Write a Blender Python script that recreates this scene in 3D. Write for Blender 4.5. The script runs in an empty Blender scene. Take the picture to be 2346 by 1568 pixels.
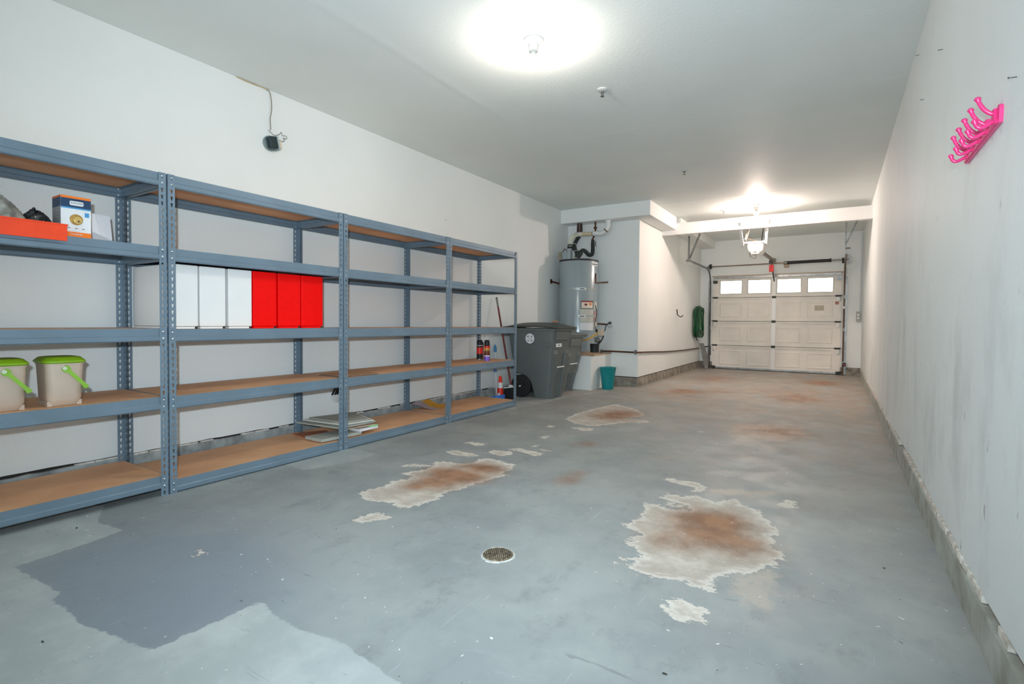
import bpy, math, random
import numpy as np
from mathutils import Vector, Matrix
random.seed(7); rng = np.random.default_rng(7)
SC = bpy.context.scene
COL = SC.collection

# ------------------------------------------------------------------ camera
FPX, CX, CY, CAMH = 1178.5677, 1172.9952, 766.3295, 1.0093
_yw, _pt, _rl = math.radians(32.2315), math.radians(-1.4293), math.radians(.4738)
_F = np.array([-math.sin(_yw)*math.cos(_pt), math.cos(_yw)*math.cos(_pt), math.sin(_pt)])
_R = np.array([math.cos(_yw), math.sin(_yw), 0.0]); _U = np.cross(_R, _F)
_R2 = _R*math.cos(_rl)+_U*math.sin(_rl); _U2 = -_R*math.sin(_rl)+_U*math.cos(_rl)
cd = bpy.data.cameras.new('camera'); cam = bpy.data.objects.new('camera', cd); COL.objects.link(cam)
cd.sensor_width = 36; cd.sensor_fit = 'HORIZONTAL'; cd.lens = FPX/2346*36
cd.shift_x = (1173-CX)/2346; cd.shift_y = (CY-784)/2346; cd.clip_start = .02; cd.clip_end = 200
m = Matrix.Identity(4)
for i in range(3):
    m[i][0] = _R2[i]; m[i][1] = _U2[i]; m[i][2] = -_F[i]
m[2][3] = CAMH; cam.matrix_world = m
SC.camera = cam
def un(px, py, **k):
    """point of a plane x=, y= or z= seen at photo pixel px, py (used only to measure)"""
    d = _F+_R2*(px-CX)/FPX-_U2*(py-CY)/FPX
    a, v = list(k.items())[0]; i = 'xyz'.index(a)
    C = np.array([0, 0, CAMH]); t = (v-C[i])/d[i]
    return C+t*d

# ------------------------------------------------------------------ world, lights, exposure
W = bpy.data.worlds.new('sky'); SC.world = W; W.use_nodes = True
W.node_tree.nodes['Background'].inputs[0].default_value = (.86, .96, 1.0, 1)
W.node_tree.nodes['Background'].inputs[1].default_value = 3.7
SC.view_settings.view_transform = 'Standard'; SC.view_settings.look = 'None'
SC.view_settings.gamma = 1; SC.view_settings.use_curve_mapping = False
SC.view_settings.exposure = 0.14
def area(name, loc, rot, sx, sy, power, col):
    l = bpy.data.lights.new(name, 'AREA'); l.shape = 'RECTANGLE'; l.size = sx; l.size_y = sy
    l.energy = power; l.color = col
    o = bpy.data.objects.new(name, l); COL.objects.link(o); o.location = loc; o.rotation_euler = rot
    return o
# the photographer's flash, just above the lens
FLASH_W = 385
fl = bpy.data.lights.new('camera_flash', 'SPOT'); fl.energy = FLASH_W; fl.color = (.75, .89, 1.0); fl.spot_size = math.radians(120); fl.spot_blend = 1; fl.shadow_soft_size = .03
flo = bpy.data.objects.new('camera_flash', fl); COL.objects.link(flo); flo.location = (.005, -.10, 1.175); flo.rotation_euler = (math.radians(92), 0, _yw)
LAMP1 = (-1.69, 2.91); LAMP2 = (-1.075, 8.69)
LAMP1_W, LAMP2_W = 20, 58  # watts radiated by the two bulbs
bulb = lambda w: w/(math.pi*.0078)

# ------------------------------------------------------------------ materials
def lin(c):
    return tuple(((v/255)/12.92 if v/255 <= .04045 else ((v/255+.055)/1.055)**2.4) for v in c)
MATS = {}
def mat(name, c, rough=.6, metal=0., var=.06, scale=8, bump=0., bscale=60, spec=.5, stretch=None, c2=None, emit=0, trans=0, alpha=1):
    if name in MATS: return MATS[name]
    M = bpy.data.materials.new(name); M.use_nodes = True; nt = M.node_tree; P = nt.nodes['Principled BSDF']
    col = lin(c); P.inputs['Roughness'].default_value = rough; P.inputs['Metallic'].default_value = metal
    P.inputs['Specular IOR Level'].default_value = spec
    if trans: P.inputs['Transmission Weight'].default_value = trans
    if alpha < 1: P.inputs['Alpha'].default_value = alpha
    tc = nt.nodes.new('ShaderNodeTexCoord'); mp = nt.nodes.new('ShaderNodeMapping')
    nt.links.new(tc.outputs['Object'], mp.inputs[0])
    if stretch: mp.inputs['Scale'].default_value = stretch
    n = nt.nodes.new('ShaderNodeTexNoise'); n.inputs['Scale'].default_value = scale; n.inputs['Detail'].default_value = 6
    nt.links.new(mp.outputs[0], n.inputs['Vector'])
    r = nt.nodes.new('ShaderNodeValToRGB'); e = r.color_ramp.elements
    ca = lin(c2) if c2 else tuple(v*(1-var*1.6) for v in col); cb = tuple(min(1, v*(1+var)) for v in col)
    e[0].position = .35; e[1].position = .65; e[0].color = (*ca, 1); e[1].color = (*cb, 1)
    nt.links.new(n.outputs['Fac'], r.inputs[0]); nt.links.new(r.outputs[0], P.inputs['Base Color'])
    if bump:
        n2 = nt.nodes.new('ShaderNodeTexNoise'); n2.inputs['Scale'].default_value = bscale; n2.inputs['Detail'].default_value = 4
        nt.links.new(mp.outputs[0], n2.inputs['Vector'])
        b = nt.nodes.new('ShaderNodeBump'); b.inputs['Strength'].default_value = bump; b.inputs['Distance'].default_value = .01
        nt.links.new(n2.outputs['Fac'], b.inputs['Height']); nt.links.new(b.outputs[0], P.inputs['Normal'])
    if emit:
        P.inputs['Emission Color'].default_value = (*col, 1); P.inputs['Emission Strength'].default_value = emit
    MATS[name] = M; return M

# ------------------------------------------------------------------ mesh builder
class MB:
    def __init__(s): s.v = []; s.f = []; s.mi = []; s.cur = 0
    def add(s, vs, fs):
        o = len(s.v); s.v += [tuple(map(float, p)) for p in vs]
        s.f += [tuple(i+o for i in f) for f in fs]; s.mi += [s.cur]*len(fs); return s
    def box(s, x0, x1, y0, y1, z0, z1):
        return s.add([(x0,y0,z0),(x1,y0,z0),(x1,y1,z0),(x0,y1,z0),(x0,y0,z1),(x1,y0,z1),(x1,y1,z1),(x0,y1,z1)],
                     [(0,3,2,1),(4,5,6,7),(0,1,5,4),(1,2,6,5),(2,3,7,6),(3,0,4,7)])
    def cbox(s, c, d, M=None, bev=0):
        """box of size d centred on c, turned by matrix M; chamfered by bev"""
        hx, hy, hz = d[0]/2, d[1]/2, d[2]/2
        if bev:
            b = bev; pts = []; idx = {}
            for sx in (-1, 1):
                for sy in (-1, 1):
                    for sz in (-1, 1):
                        for ax in range(3):
                            p = [sx*(hx-b), sy*(hy-b), sz*(hz-b)]; p[ax] = (sx, sy, sz)[ax]*(hx, hy, hz)[ax]
                            idx[(sx, sy, sz, ax)] = len(pts); pts.append(p)
            fs = []
            for ax in range(3):
                o1, o2 = [a for a in range(3) if a != ax]
                for sg in (-1, 1):
                    q = []
                    for a, c_ in ((-1,-1),(1,-1),(1,1),(-1,1)):
                        k = [0,0,0]; k[ax] = sg; k[o1] = a; k[o2] = c_; q.append(idx[(*k, ax)])
                    fs.append(tuple(q))
            for ax in range(3):     # edges along ax
                o1, o2 = [a for a in range(3) if a != ax]
                for a in (-1, 1):
                    for c_ in (-1, 1):
                        k0 = [0,0,0]; k0[ax] = -1; k0[o1] = a; k0[o2] = c_; k1 = list(k0); k1[ax] = 1
                        fs.append((idx[(*k0,o1)], idx[(*k1,o1)], idx[(*k1,o2)], idx[(*k0,o2)]))
            for sx in (-1, 1):
                for sy in (-1, 1):
                    for sz in (-1, 1): fs.append(tuple(idx[(sx,sy,sz,a)] for a in range(3)))
        else:
            pts = [(-hx,-hy,-hz),(hx,-hy,-hz),(hx,hy,-hz),(-hx,hy,-hz),(-hx,-hy,hz),(hx,-hy,hz),(hx,hy,hz),(-hx,hy,hz)]
            fs = [(0,3,2,1),(4,5,6,7),(0,1,5,4),(1,2,6,5),(2,3,7,6),(3,0,4,7)]
        if M is not None: pts = [M@Vector(p) for p in pts]
        return s.add([(p[0]+c[0], p[1]+c[1], p[2]+c[2]) for p in pts], fs)
    def prism(s, poly, a, b, ax='y'):
        """2-D polygon extruded along an axis; polygon axes are the two others in xyz order"""
        n = len(poly)
        def P(p, t): return {'x': (t, p[0], p[1]), 'y': (p[0], t, p[1]), 'z': (p[0], p[1], t)}[ax]
        return s.add([P(p, a) for p in poly]+[P(p, b) for p in poly],
                     [tuple(range(n))[::-1], tuple(range(n, 2*n))]+[(i, (i+1) % n, n+(i+1) % n, n+i) for i in range(n)])
    def tube(s, pts, r, n=10, cap=True):
        pts = [Vector(p) for p in pts]; rs = r if isinstance(r, (list, tuple)) else [r]*len(pts)
        d0 = (pts[1]-pts[0]).normalized(); u = d0.orthogonal().normalized(); vs = []
        for i, p in enumerate(pts):
            a = (pts[i]-pts[i-1]).normalized() if i else d0
            b = (pts[i+1]-pts[i]).normalized() if i < len(pts)-1 else a
            d = (a+b).normalized() if (a+b).length > 1e-6 else a
            u = (u-d*u.dot(d)).normalized(); w = d.cross(u)
            for k in range(n):
                t = 2*math.pi*k/n; vs.append(p+(u*math.cos(t)+w*math.sin(t))*rs[i])
        fs = [(i*n+k, i*n+(k+1) % n, (i+1)*n+(k+1) % n, (i+1)*n+k) for i in range(len(pts)-1) for k in range(n)]
        if cap: fs += [tuple(range(n))[::-1], tuple(range((len(pts)-1)*n, len(pts)*n))]
        return s.add(vs, fs)
    def lathe(s, prof, c, n=24, M=None, cap=True):
        """profile of (radius, height) turned about the z axis through c"""
        vs = []
        for r, z in prof:
            for k in range(n):
                t = 2*math.pi*k/n; p = Vector((r*math.cos(t), r*math.sin(t), z))
                if M is not None: p = M@p
                vs.append((p[0]+c[0], p[1]+c[1], p[2]+c[2]))
        m_ = len(prof)
        fs = [(i*n+k, i*n+(k+1) % n, (i+1)*n+(k+1) % n, (i+1)*n+k) for i in range(m_-1) for k in range(n)]
        if cap: fs += [tuple(range(n))[::-1], tuple(range((m_-1)*n, m_*n))]
        return s.add(vs, fs)
    def sheet(s, grid, th):
        """grid[i][j] of points given thickness th along z"""
        a, b = len(grid), len(grid[0]); top = [p for r in grid for p in r]; bot = [(p[0], p[1], p[2]-th) for p in top]; N = a*b
        fs = []
        for i in range(a-1):
            for j in range(b-1):
                q = (i*b+j, (i+1)*b+j, (i+1)*b+j+1, i*b+j+1); fs += [q, tuple(N+k for k in q[::-1])]
        for i in range(a-1):
            fs += [(i*b, N+i*b, N+(i+1)*b, (i+1)*b), (i*b+b-1, (i+1)*b+b-1, N+(i+1)*b+b-1, N+i*b+b-1)]
        for j in range(b-1):
            fs += [(j, j+1, N+j+1, N+j), ((a-1)*b+j, N+(a-1)*b+j, N+(a-1)*b+j+1, (a-1)*b+j+1)]
        return s.add(top+bot, fs)
    def mesh(s, name, mats, org=(0,0,0), smooth=False):
        me = bpy.data.meshes.new(name)
        me.from_pydata([(x-org[0], y-org[1], z-org[2]) for x, y, z in s.v], [], s.f)
        for m_ in (mats if isinstance(mats, (list, tuple)) else [mats]): me.materials.append(m_)
        me.polygons.foreach_set('material_index', s.mi)
        import bmesh
        bm = bmesh.new(); bm.from_mesh(me); bmesh.ops.recalc_face_normals(bm, faces=bm.faces); bm.to_mesh(me); bm.free()
        if smooth:
            me.polygons.foreach_set('use_smooth', [True]*len(me.polygons))
            if smooth is not True or True: me.set_sharp_from_angle(angle=math.radians(38))
        me.update(); return me

ORG = {}
def tag(o, label, cat, group=None):
    o['label'] = label; o['category'] = cat
    if group: o['group'] = group
    return o
def thing(name, label, cat, loc, group=None):
    o = bpy.data.objects.new(name, None); COL.objects.link(o); o.location = loc; o.empty_display_size = .05
    ORG[o.name] = tuple(loc); return tag(o, label, cat, group)
def org(o): return ORG.get(o.name, (0, 0, 0)) if o is not None else (0, 0, 0)
def part(name, mb, mats, parent=None, smooth=False, label=None, kind=None):
    og = org(parent)
    o = bpy.data.objects.new(name, mb.mesh(name, mats, og, smooth)); COL.objects.link(o)
    if parent is not None: o.parent = parent
    ORG[o.name] = og
    if label: o['label'] = label
    if kind: o['kind'] = kind
    return o
def solo(name, mb, mats, label, cat, group=None, smooth=False):
    """a thing that is one mesh; its origin goes to its base centre"""
    a = np.array(mb.v); og = ((a[:,0].min()+a[:,0].max())/2, (a[:,1].min()+a[:,1].max())/2, a[:,2].min())
    o = bpy.data.objects.new(name, mb.mesh(name, mats, og, smooth)); COL.objects.link(o); o.location = og
    ORG[o.name] = og; return tag(o, label, cat, group)
def struct(name, mb, mats, parent=None, smooth=False):
    o = part(name, mb, mats, parent, smooth); o['kind'] = 'structure'; return o
def text(name, body, size, M4, mt, parent, ext=.0004, align='CENTER'):
    cu = bpy.data.curves.new(name, 'FONT'); cu.body = body; cu.size = size; cu.align_x = align; cu.align_y = 'CENTER'; cu.extrude = ext
    tmp = bpy.data.objects.new('t', cu); COL.objects.link(tmp)
    bpy.context.view_layer.update()
    me = bpy.data.meshes.new_from_object(tmp.evaluated_get(bpy.context.evaluated_depsgraph_get()))
    bpy.data.objects.remove(tmp); me.transform(M4); me.transform(Matrix.Translation(-Vector(org(parent)))); me.name = name
    me.materials.clear(); me.materials.append(mt)
    o = bpy.data.objects.new(name, me); COL.objects.link(o)
    if parent is not None: o.parent = parent
    ORG[o.name] = org(parent); return o
def frame(o, x, y):
    """matrix with text x axis x, up axis y at o"""
    x = Vector(x).normalized(); y = Vector(y).normalized(); z = x.cross(y)
    return Matrix(((x[0], y[0], z[0], o[0]), (x[1], y[1], z[1], o[1]), (x[2], y[2], z[2], o[2]), (0, 0, 0, 1)))
def bez(pts, n=6):
    """Catmull-Rom through points"""
    P = [Vector(p) for p in pts]; P = [P[0]*2-P[1]]+P+[P[-1]*2-P[-2]]; out = []
    for i in range(1, len(P)-2):
        for k in range(n):
            t = k/n; a, b, c, d = P[i-1], P[i], P[i+1], P[i+2]
            out.append(.5*((2*b)+(c-a)*t+(2*a-5*b+4*c-d)*t*t+(3*b-a-3*c+d)*t**3))
    out.append(P[-2]); return out
def rrect(hx, hy, r, n=4):
    out = []
    for cx_, cy_, a0 in ((hx-r, hy-r, 0), (-hx+r, hy-r, 90), (-hx+r, -hy+r, 180), (hx-r, -hy+r, 270)):
        for k in range(n+1):
            t = math.radians(a0+90*k/n); out.append((cx_+r*math.cos(t), cy_+r*math.sin(t)))
    return out

# ------------------------------------------------------------------ room sizes
XL, XR, ZC, YB, YF = -3.835, .411, 2.8245, 12.1, -5.5
XC, YC = -2.612, 7.825           # corner of the wall that juts out beyond the heater
YS, XS, ZS = 7.555, -2.366, 2.608  # soffit
YBM = 9.03                       # ceiling beam
DX0, DX1, DZ = -2.345, .078, 2.03  # garage door opening

def wall_mat(name, c, scuff=.0, streak=False, seam=None):
    M = bpy.data.materials.new(name); M.use_nodes = True; nt = M.node_tree; P = nt.nodes['Principled BSDF']
    P.inputs['Roughness'].default_value = .62; P.inputs['Specular IOR Level'].default_value = .3
    N = nt.nodes.new; L = nt.links.new
    tc = N('ShaderNodeTexCoord'); mp = N('ShaderNodeMapping'); L(tc.outputs['Object'], mp.inputs[0])
    a = N('ShaderNodeTexNoise'); a.inputs['Scale'].default_value = 1.1; a.inputs['Detail'].default_value = 3; L(mp.outputs[0], a.inputs[0])
    r = N('ShaderNodeValToRGB'); col = lin(c); e = r.color_ramp.elements
    e[0].position = .3; e[1].position = .7; e[0].color = (*[v*.965 for v in col], 1); e[1].color = (*[v*1.02 for v in col], 1)
    L(a.outputs['Fac'], r.inputs[0]); out = r.outputs[0]
    if scuff:
        for sc, st, lo, hi, dark, k in ((3.2, (1, 1, .5), .52, .72, (.36, .36, .35), scuff*.55), (15, (1, 1, .55), .675, .73, (.12, .12, .12), scuff*.75)):
            m2 = N('ShaderNodeMapping'); m2.inputs['Scale'].default_value = st; L(tc.outputs['Object'], m2.inputs[0])
            b = N('ShaderNodeTexNoise'); b.inputs['Scale'].default_value = sc; b.inputs['Detail'].default_value = 5; b.inputs['Roughness'].default_value = .6; L(m2.outputs[0], b.inputs[0])
            mr = N('ShaderNodeMapRange'); mr.inputs['From Min'].default_value = lo; mr.inputs['From Max'].default_value = hi; mr.inputs['To Max'].default_value = k
            L(b.outputs['Fac'], mr.inputs[0])
            # scuffs are commoner low down on the wall
            sp = N('ShaderNodeSeparateXYZ'); L(tc.outputs['Object'], sp.inputs[0])
            hr = N('ShaderNodeMapRange'); hr.inputs['From Min'].default_value = 0; hr.inputs['From Max'].default_value = 1.9; hr.inputs['To Min'].default_value = 1; hr.inputs['To Max'].default_value = .12
            L(sp.outputs['Z'], hr.inputs[0])
            mu = N('ShaderNodeMath'); mu.operation = 'MULTIPLY'; L(mr.outputs[0], mu.inputs[0]); L(hr.outputs[0], mu.inputs[1])
            mx = N('ShaderNodeMix'); mx.data_type = 'RGBA'; L(mu.outputs[0], mx.inputs[0]); L(out, mx.inputs[6]); mx.inputs[7].default_value = (*dark, 1); out = mx.outputs[2]
    L(out, P.inputs['Base Color'])
    n2 = N('ShaderNodeTexNoise'); n2.inputs['Scale'].default_value = 55; n2.inputs['Detail'].default_value = 3; L(mp.outputs[0], n2.inputs[0])
    h = n2.outputs['Fac']
    if seam:                     # taped drywall joints: very low ridges
        sp = N('ShaderNodeSeparateXYZ'); L(tc.outputs['Object'], sp.inputs[0])
        for ax, at in seam:
            d = N('ShaderNodeMath'); d.operation = 'SUBTRACT'; L(sp.outputs[ax], d.inputs[0]); d.inputs[1].default_value = at
            ab = N('ShaderNodeMath'); ab.operation = 'ABSOLUTE'; L(d.outputs[0], ab.inputs[0])
            mr = N('ShaderNodeMapRange'); mr.interpolation_type = 'SMOOTHSTEP'; mr.inputs['From Min'].default_value = 0; mr.inputs['From Max'].default_value = .07
            mr.inputs['To Min'].default_value = 1.6; mr.inputs['To Max'].default_value = 0; L(ab.outputs[0], mr.inputs[0])
            ad = N('ShaderNodeMath'); ad.operation = 'ADD'; L(h, ad.inputs[0]); L(mr.outputs[0], ad.inputs[1]); h = ad.outputs[0]
    b = N('ShaderNodeBump'); b.inputs['Strength'].default_value = .10; b.inputs['Distance'].default_value = .012; L(h, b.inputs['Height']); L(b.outputs[0], P.inputs['Normal'])
    return M
WALL = wall_mat('painted_drywall', (236, 239, 237), .0)
WALLR = wall_mat('scuffed_painted_drywall', (229, 234, 234), .9)
CEIL = wall_mat('ceiling_paint', (232, 239, 237), 0, seam=[('Y', 1.55), ('Y', 4.75), ('X', -2.55), ('Y', 7.95)])
TRIMW = wall_mat('white_beam_paint', (240, 239, 236), 0)
CONC = mat('concrete', (166, 170, 168), .9, var=.25, scale=9, bump=.5, bscale=40)
CONC2 = mat('brown_stained_concrete', (150, 143, 132), .9, var=.25, scale=9, bump=.5, bscale=40)
DARKGAP = mat('dark_gap', (48, 44, 40), .9)
CHIP = mat('flaked_white_caulk', (236, 233, 226), .8, var=.05, scale=24, bump=.5, bscale=60, c2=(190, 182, 170))

# ------------------------------------------------------------------ floor
def poly(px, ox=0, oy=0, s=1.0):
    return np.array([un(ox+x/s, oy+y/s, z=0)[:2] for x, y in px])
def sdf(P, pl):
    """signed distance (negative inside) of points P to polygon pl"""
    d = np.full(len(P), 1e9); ins = np.zeros(len(P), bool); n = len(pl)
    for i in range(n):
        a, b = pl[i], pl[(i+1) % n]; e = b-a; w = P-a
        t = np.clip((w@e)/max(e@e, 1e-12), 0, 1); q = w-t[:, None]*e; d = np.minimum(d, (q*q).sum(1))
        c1 = (a[1] <= P[:, 1]) != (b[1] <= P[:, 1])
        with np.errstate(divide='ignore', invalid='ignore'):
            xx = a[0]+(P[:, 1]-a[1])/(b[1]-a[1])*(b[0]-a[0])
        ins ^= c1 & (P[:, 0] < xx)
    d = np.sqrt(d); return np.where(ins, -d, d)
R4 = (1340, 1040, 3.733); R2_ = (740, 960, 3.91); R3 = (1240, 860, 2.9325); R1 = (0, 1100, 2.346)
PEEL = [
 ([(325,615),(400,570),(470,560),(480,510),(520,480),(480,455),(540,420),(640,450),(720,470),(900,485),(870,440),(780,415),(690,395),(640,380),(700,340),(760,350),(820,370),(960,360),(1130,420),(1230,385),(1320,400),(1350,440),(1500,490),(1540,560),(1600,600),(1700,680),(1590,700),(1640,760),(1560,800),(1680,830),(1735,890),(1650,905),(1640,960),(1500,990),(1420,1010),(1400,1030),(1240,1030),(1240,1050),(1150,1045),(1110,1080),(1100,1150),(1140,1175),(1050,1180),(930,1130),(880,1095),(790,1095),(680,1065),(560,1060),(460,1030),(370,990),(400,930),(430,890),(490,880),(430,820),(360,770),(370,740),(470,690),(430,650)], R4),
 ([(670,1310),(720,1280),(700,1250),(800,1245),(900,1280),(1030,1320),(1045,1370),(1010,1440),(960,1460),(900,1440),(830,1450),(770,1410),(730,1370),(670,1355)], R4),
 ([(685,205),(740,215),(980,250),(1045,290),(1040,310),(960,330),(915,320),(940,290),(830,265),(735,240),(690,230)], R4),
 ([(690,425),(750,415),(770,440),(700,450)], R4), ([(770,440),(850,440),(855,462),(775,460)], R4),
 ([(260,935),(300,925),(315,950),(270,955)], R4), ([(310,885),(350,880),(360,905),(320,900)], R4),
 ([(1640,440),(1720,390),(1800,410),(1805,470),(1710,460)], R4),
 ([(330,665),(400,635),(560,600),(640,550),(830,535),(700,490),(780,470),(900,460),(970,430),(690,430),(780,405),(900,410),(1000,425),(980,390),(1120,380),(1200,400),(1340,400),(1400,360),(1500,355),(1600,380),(1710,420),(1690,460),(1610,490),(1660,510),(1550,530),(1400,570),(1240,630),(1080,670),(1050,720),(900,760),(830,780),(720,810),(620,770),(640,755),(440,745),(350,715)], R2_),
 ([(265,900),(380,865),(430,835),(500,840),(595,880),(540,905),(340,935),(285,925)], R2_),
 ([(1100,295),(1190,278),(1260,300),(1400,325),(1360,345),(1240,330),(1180,330)], R2_),
 ([(1460,300),(1540,280),(1680,290),(1690,320),(1570,335)], R2_),
 ([(1650,270),(1760,265),(1970,310),(1965,328),(1900,335),(1780,300)], R2_),
 ([(1270,215),(1330,205),(1470,225),(1400,245)], R2_), ([(1930,160),(2040,155),(2000,180)], R2_),
 ([(1855,245),(1930,230),(1930,255)], R2_), ([(1990,70),(2080,65),(2040,80)], R2_), ([(1940,270),(2065,290),(1960,290)], R2_),
 ([(160,295),(230,260),(400,215),(500,195),(640,230),(700,270),(560,295),(720,308),(720,320),(560,318),(350,345),(230,325)], R3),
 ([(25,345),(60,335),(95,340),(60,352)], R3), ([(190,350),(350,358),(345,372),(290,376)], R3),
 ([(1070,380),(1105,378),(1100,387)], R3),
 ([(440,1262),(470,1262),(475,1270),(446,1272)], (0, 1, 1)),
]
SOFT = [([(1240,380),(1320,330),(1450,330),(1700,350),(1790,350),(1720,400),(1660,440),(1300,455),(1280,400)], R3),
        ([(1050,300),(1320,310),(1690,320),(1690,370),(1440,370),(1100,350)], R4),
        ([(1290,1040),(1420,1030),(1640,960),(1650,1250),(1560,1330),(1310,1300)], R4)]
LIGHT = [([(1180,937),(1240,925),(1330,905),(1395,899),(1380,888),(1290,880),(1195,890),(1120,915),(1060,950)], (0, 0, 1)),
         ([(655,1066),(700,1050),(760,1035),(805,1029),(862,1041),(810,1058),(700,1078)], (0, 0, 1))]
big = poly([(525,230),(665,270),(430,355),(75,470),(330,610),(280,640),(390,730),(430,770),(620,840),(810,920),(1225,735),(1400,650),(1490,740),(1600,800),(1700,830),(1850,880),(2000,990),(2150,1098)], *R1)
big = np.vstack([big, [(big[-1][0]+.5, .3), (big[-1][0]+.8, -5.8), (-3.9, -5.8), (-3.9, .9), (-3.3, 1.15)]])
DARK = poly([(525,230),(665,270),(430,355),(75,470),(330,610),(280,640),(390,730),(430,770),(620,840),(810,920),(1225,735),(1400,650),(1300,430),(1050,180),(860,150)], *R1)
BROWN = [  # x, y pixel, radius across, radius along (m), strength
 (1000,1105,.22,.16,.9),(1050,1088,.28,.14,1.0),(1110,1072,.22,.12,.9),(950,1115,.12,.1,.6),
 (1610,1210,.36,.36,.42),(1600,1190,.17,.2,.7),(1660,1200,.16,.2,.7),(1640,1235,.25,.2,.65),(1530,1240,.2,.14,.45),(1700,1250,.2,.2,.4),
 (1300,1100,.12,.16,.6),(1325,1085,.1,.16,.4),(1345,1018,.14,.14,.6),(1420,950,.3,.4,.85),(1395,955,.3,.3,.5),
 (1790,990,.35,.45,.75),(1740,985,.5,.5,.4),(1830,915,.35,.5,.75),(1880,878,.35,.5,.9),(1570,897,.35,.35,.8),(1655,899,.25,.25,.6),
 (1640,868,.5,.8,.6),(1545,905,.6,.6,.4),(1520,1052,.14,.1,.35),(1640,1060,.2,.2,.3),(1700,940,.9,.8,.35),(1800,900,1.2,1.0,.4),(1160,1260,.03,.03,.0)]
nx, ny = 150, 620
gx = np.linspace(XL-.05, XR+.05, nx); gy = np.linspace(YF, YB+.35, ny)
X, Y = np.meshgrid(gx, gy); PT = np.stack([X.ravel(), Y.ravel()], 1)
peel = np.full(len(PT), 9.); soft = np.full(len(PT), 9.); light = np.full(len(PT), 9.)
for pl, r in PEEL: peel = np.minimum(peel, sdf(PT, poly(pl, *r)))
for pl, r in SOFT: soft = np.minimum(soft, sdf(PT, poly(pl, *r)))
for pl, r in LIGHT: light = np.minimum(light, sdf(PT, poly(pl, *r)))
light = np.minimum(light, sdf(PT, big)); _c = un(260, 1340, z=0)[:2]; _e = un(640, 1400, z=0)[:2]
dark = np.exp(-((PT-_c)**2).sum(1)/.62**2)+.18*np.exp(-((PT-_e)**2).sum(1)/.4**2)
brown = np.zeros(len(PT))
for px_, py_, rx, ry, st in BROWN:
    c = un(px_, py_, z=0)[:2]; d2 = ((PT[:, 0]-c[0])/rx)**2+((PT[:, 1]-c[1])/ry)**2; brown = np.maximum(brown, brown*.5+st*np.exp(-d2))
dust = np.clip((PT[:, 1]-2.6)/5.0, 0, 1)*.85+np.clip((PT[:, 0]+1.2)/1.6, 0, 1)*.25*np.clip((PT[:, 1]-1.5)/2, 0, 1)
fme = bpy.data.meshes.new('floor')
idx = np.arange(nx*ny).reshape(ny, nx)
fq = np.stack([idx[:-1, :-1].ravel(), idx[:-1, 1:].ravel(), idx[1:, 1:].ravel(), idx[1:, :-1].ravel()], 1)
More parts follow.
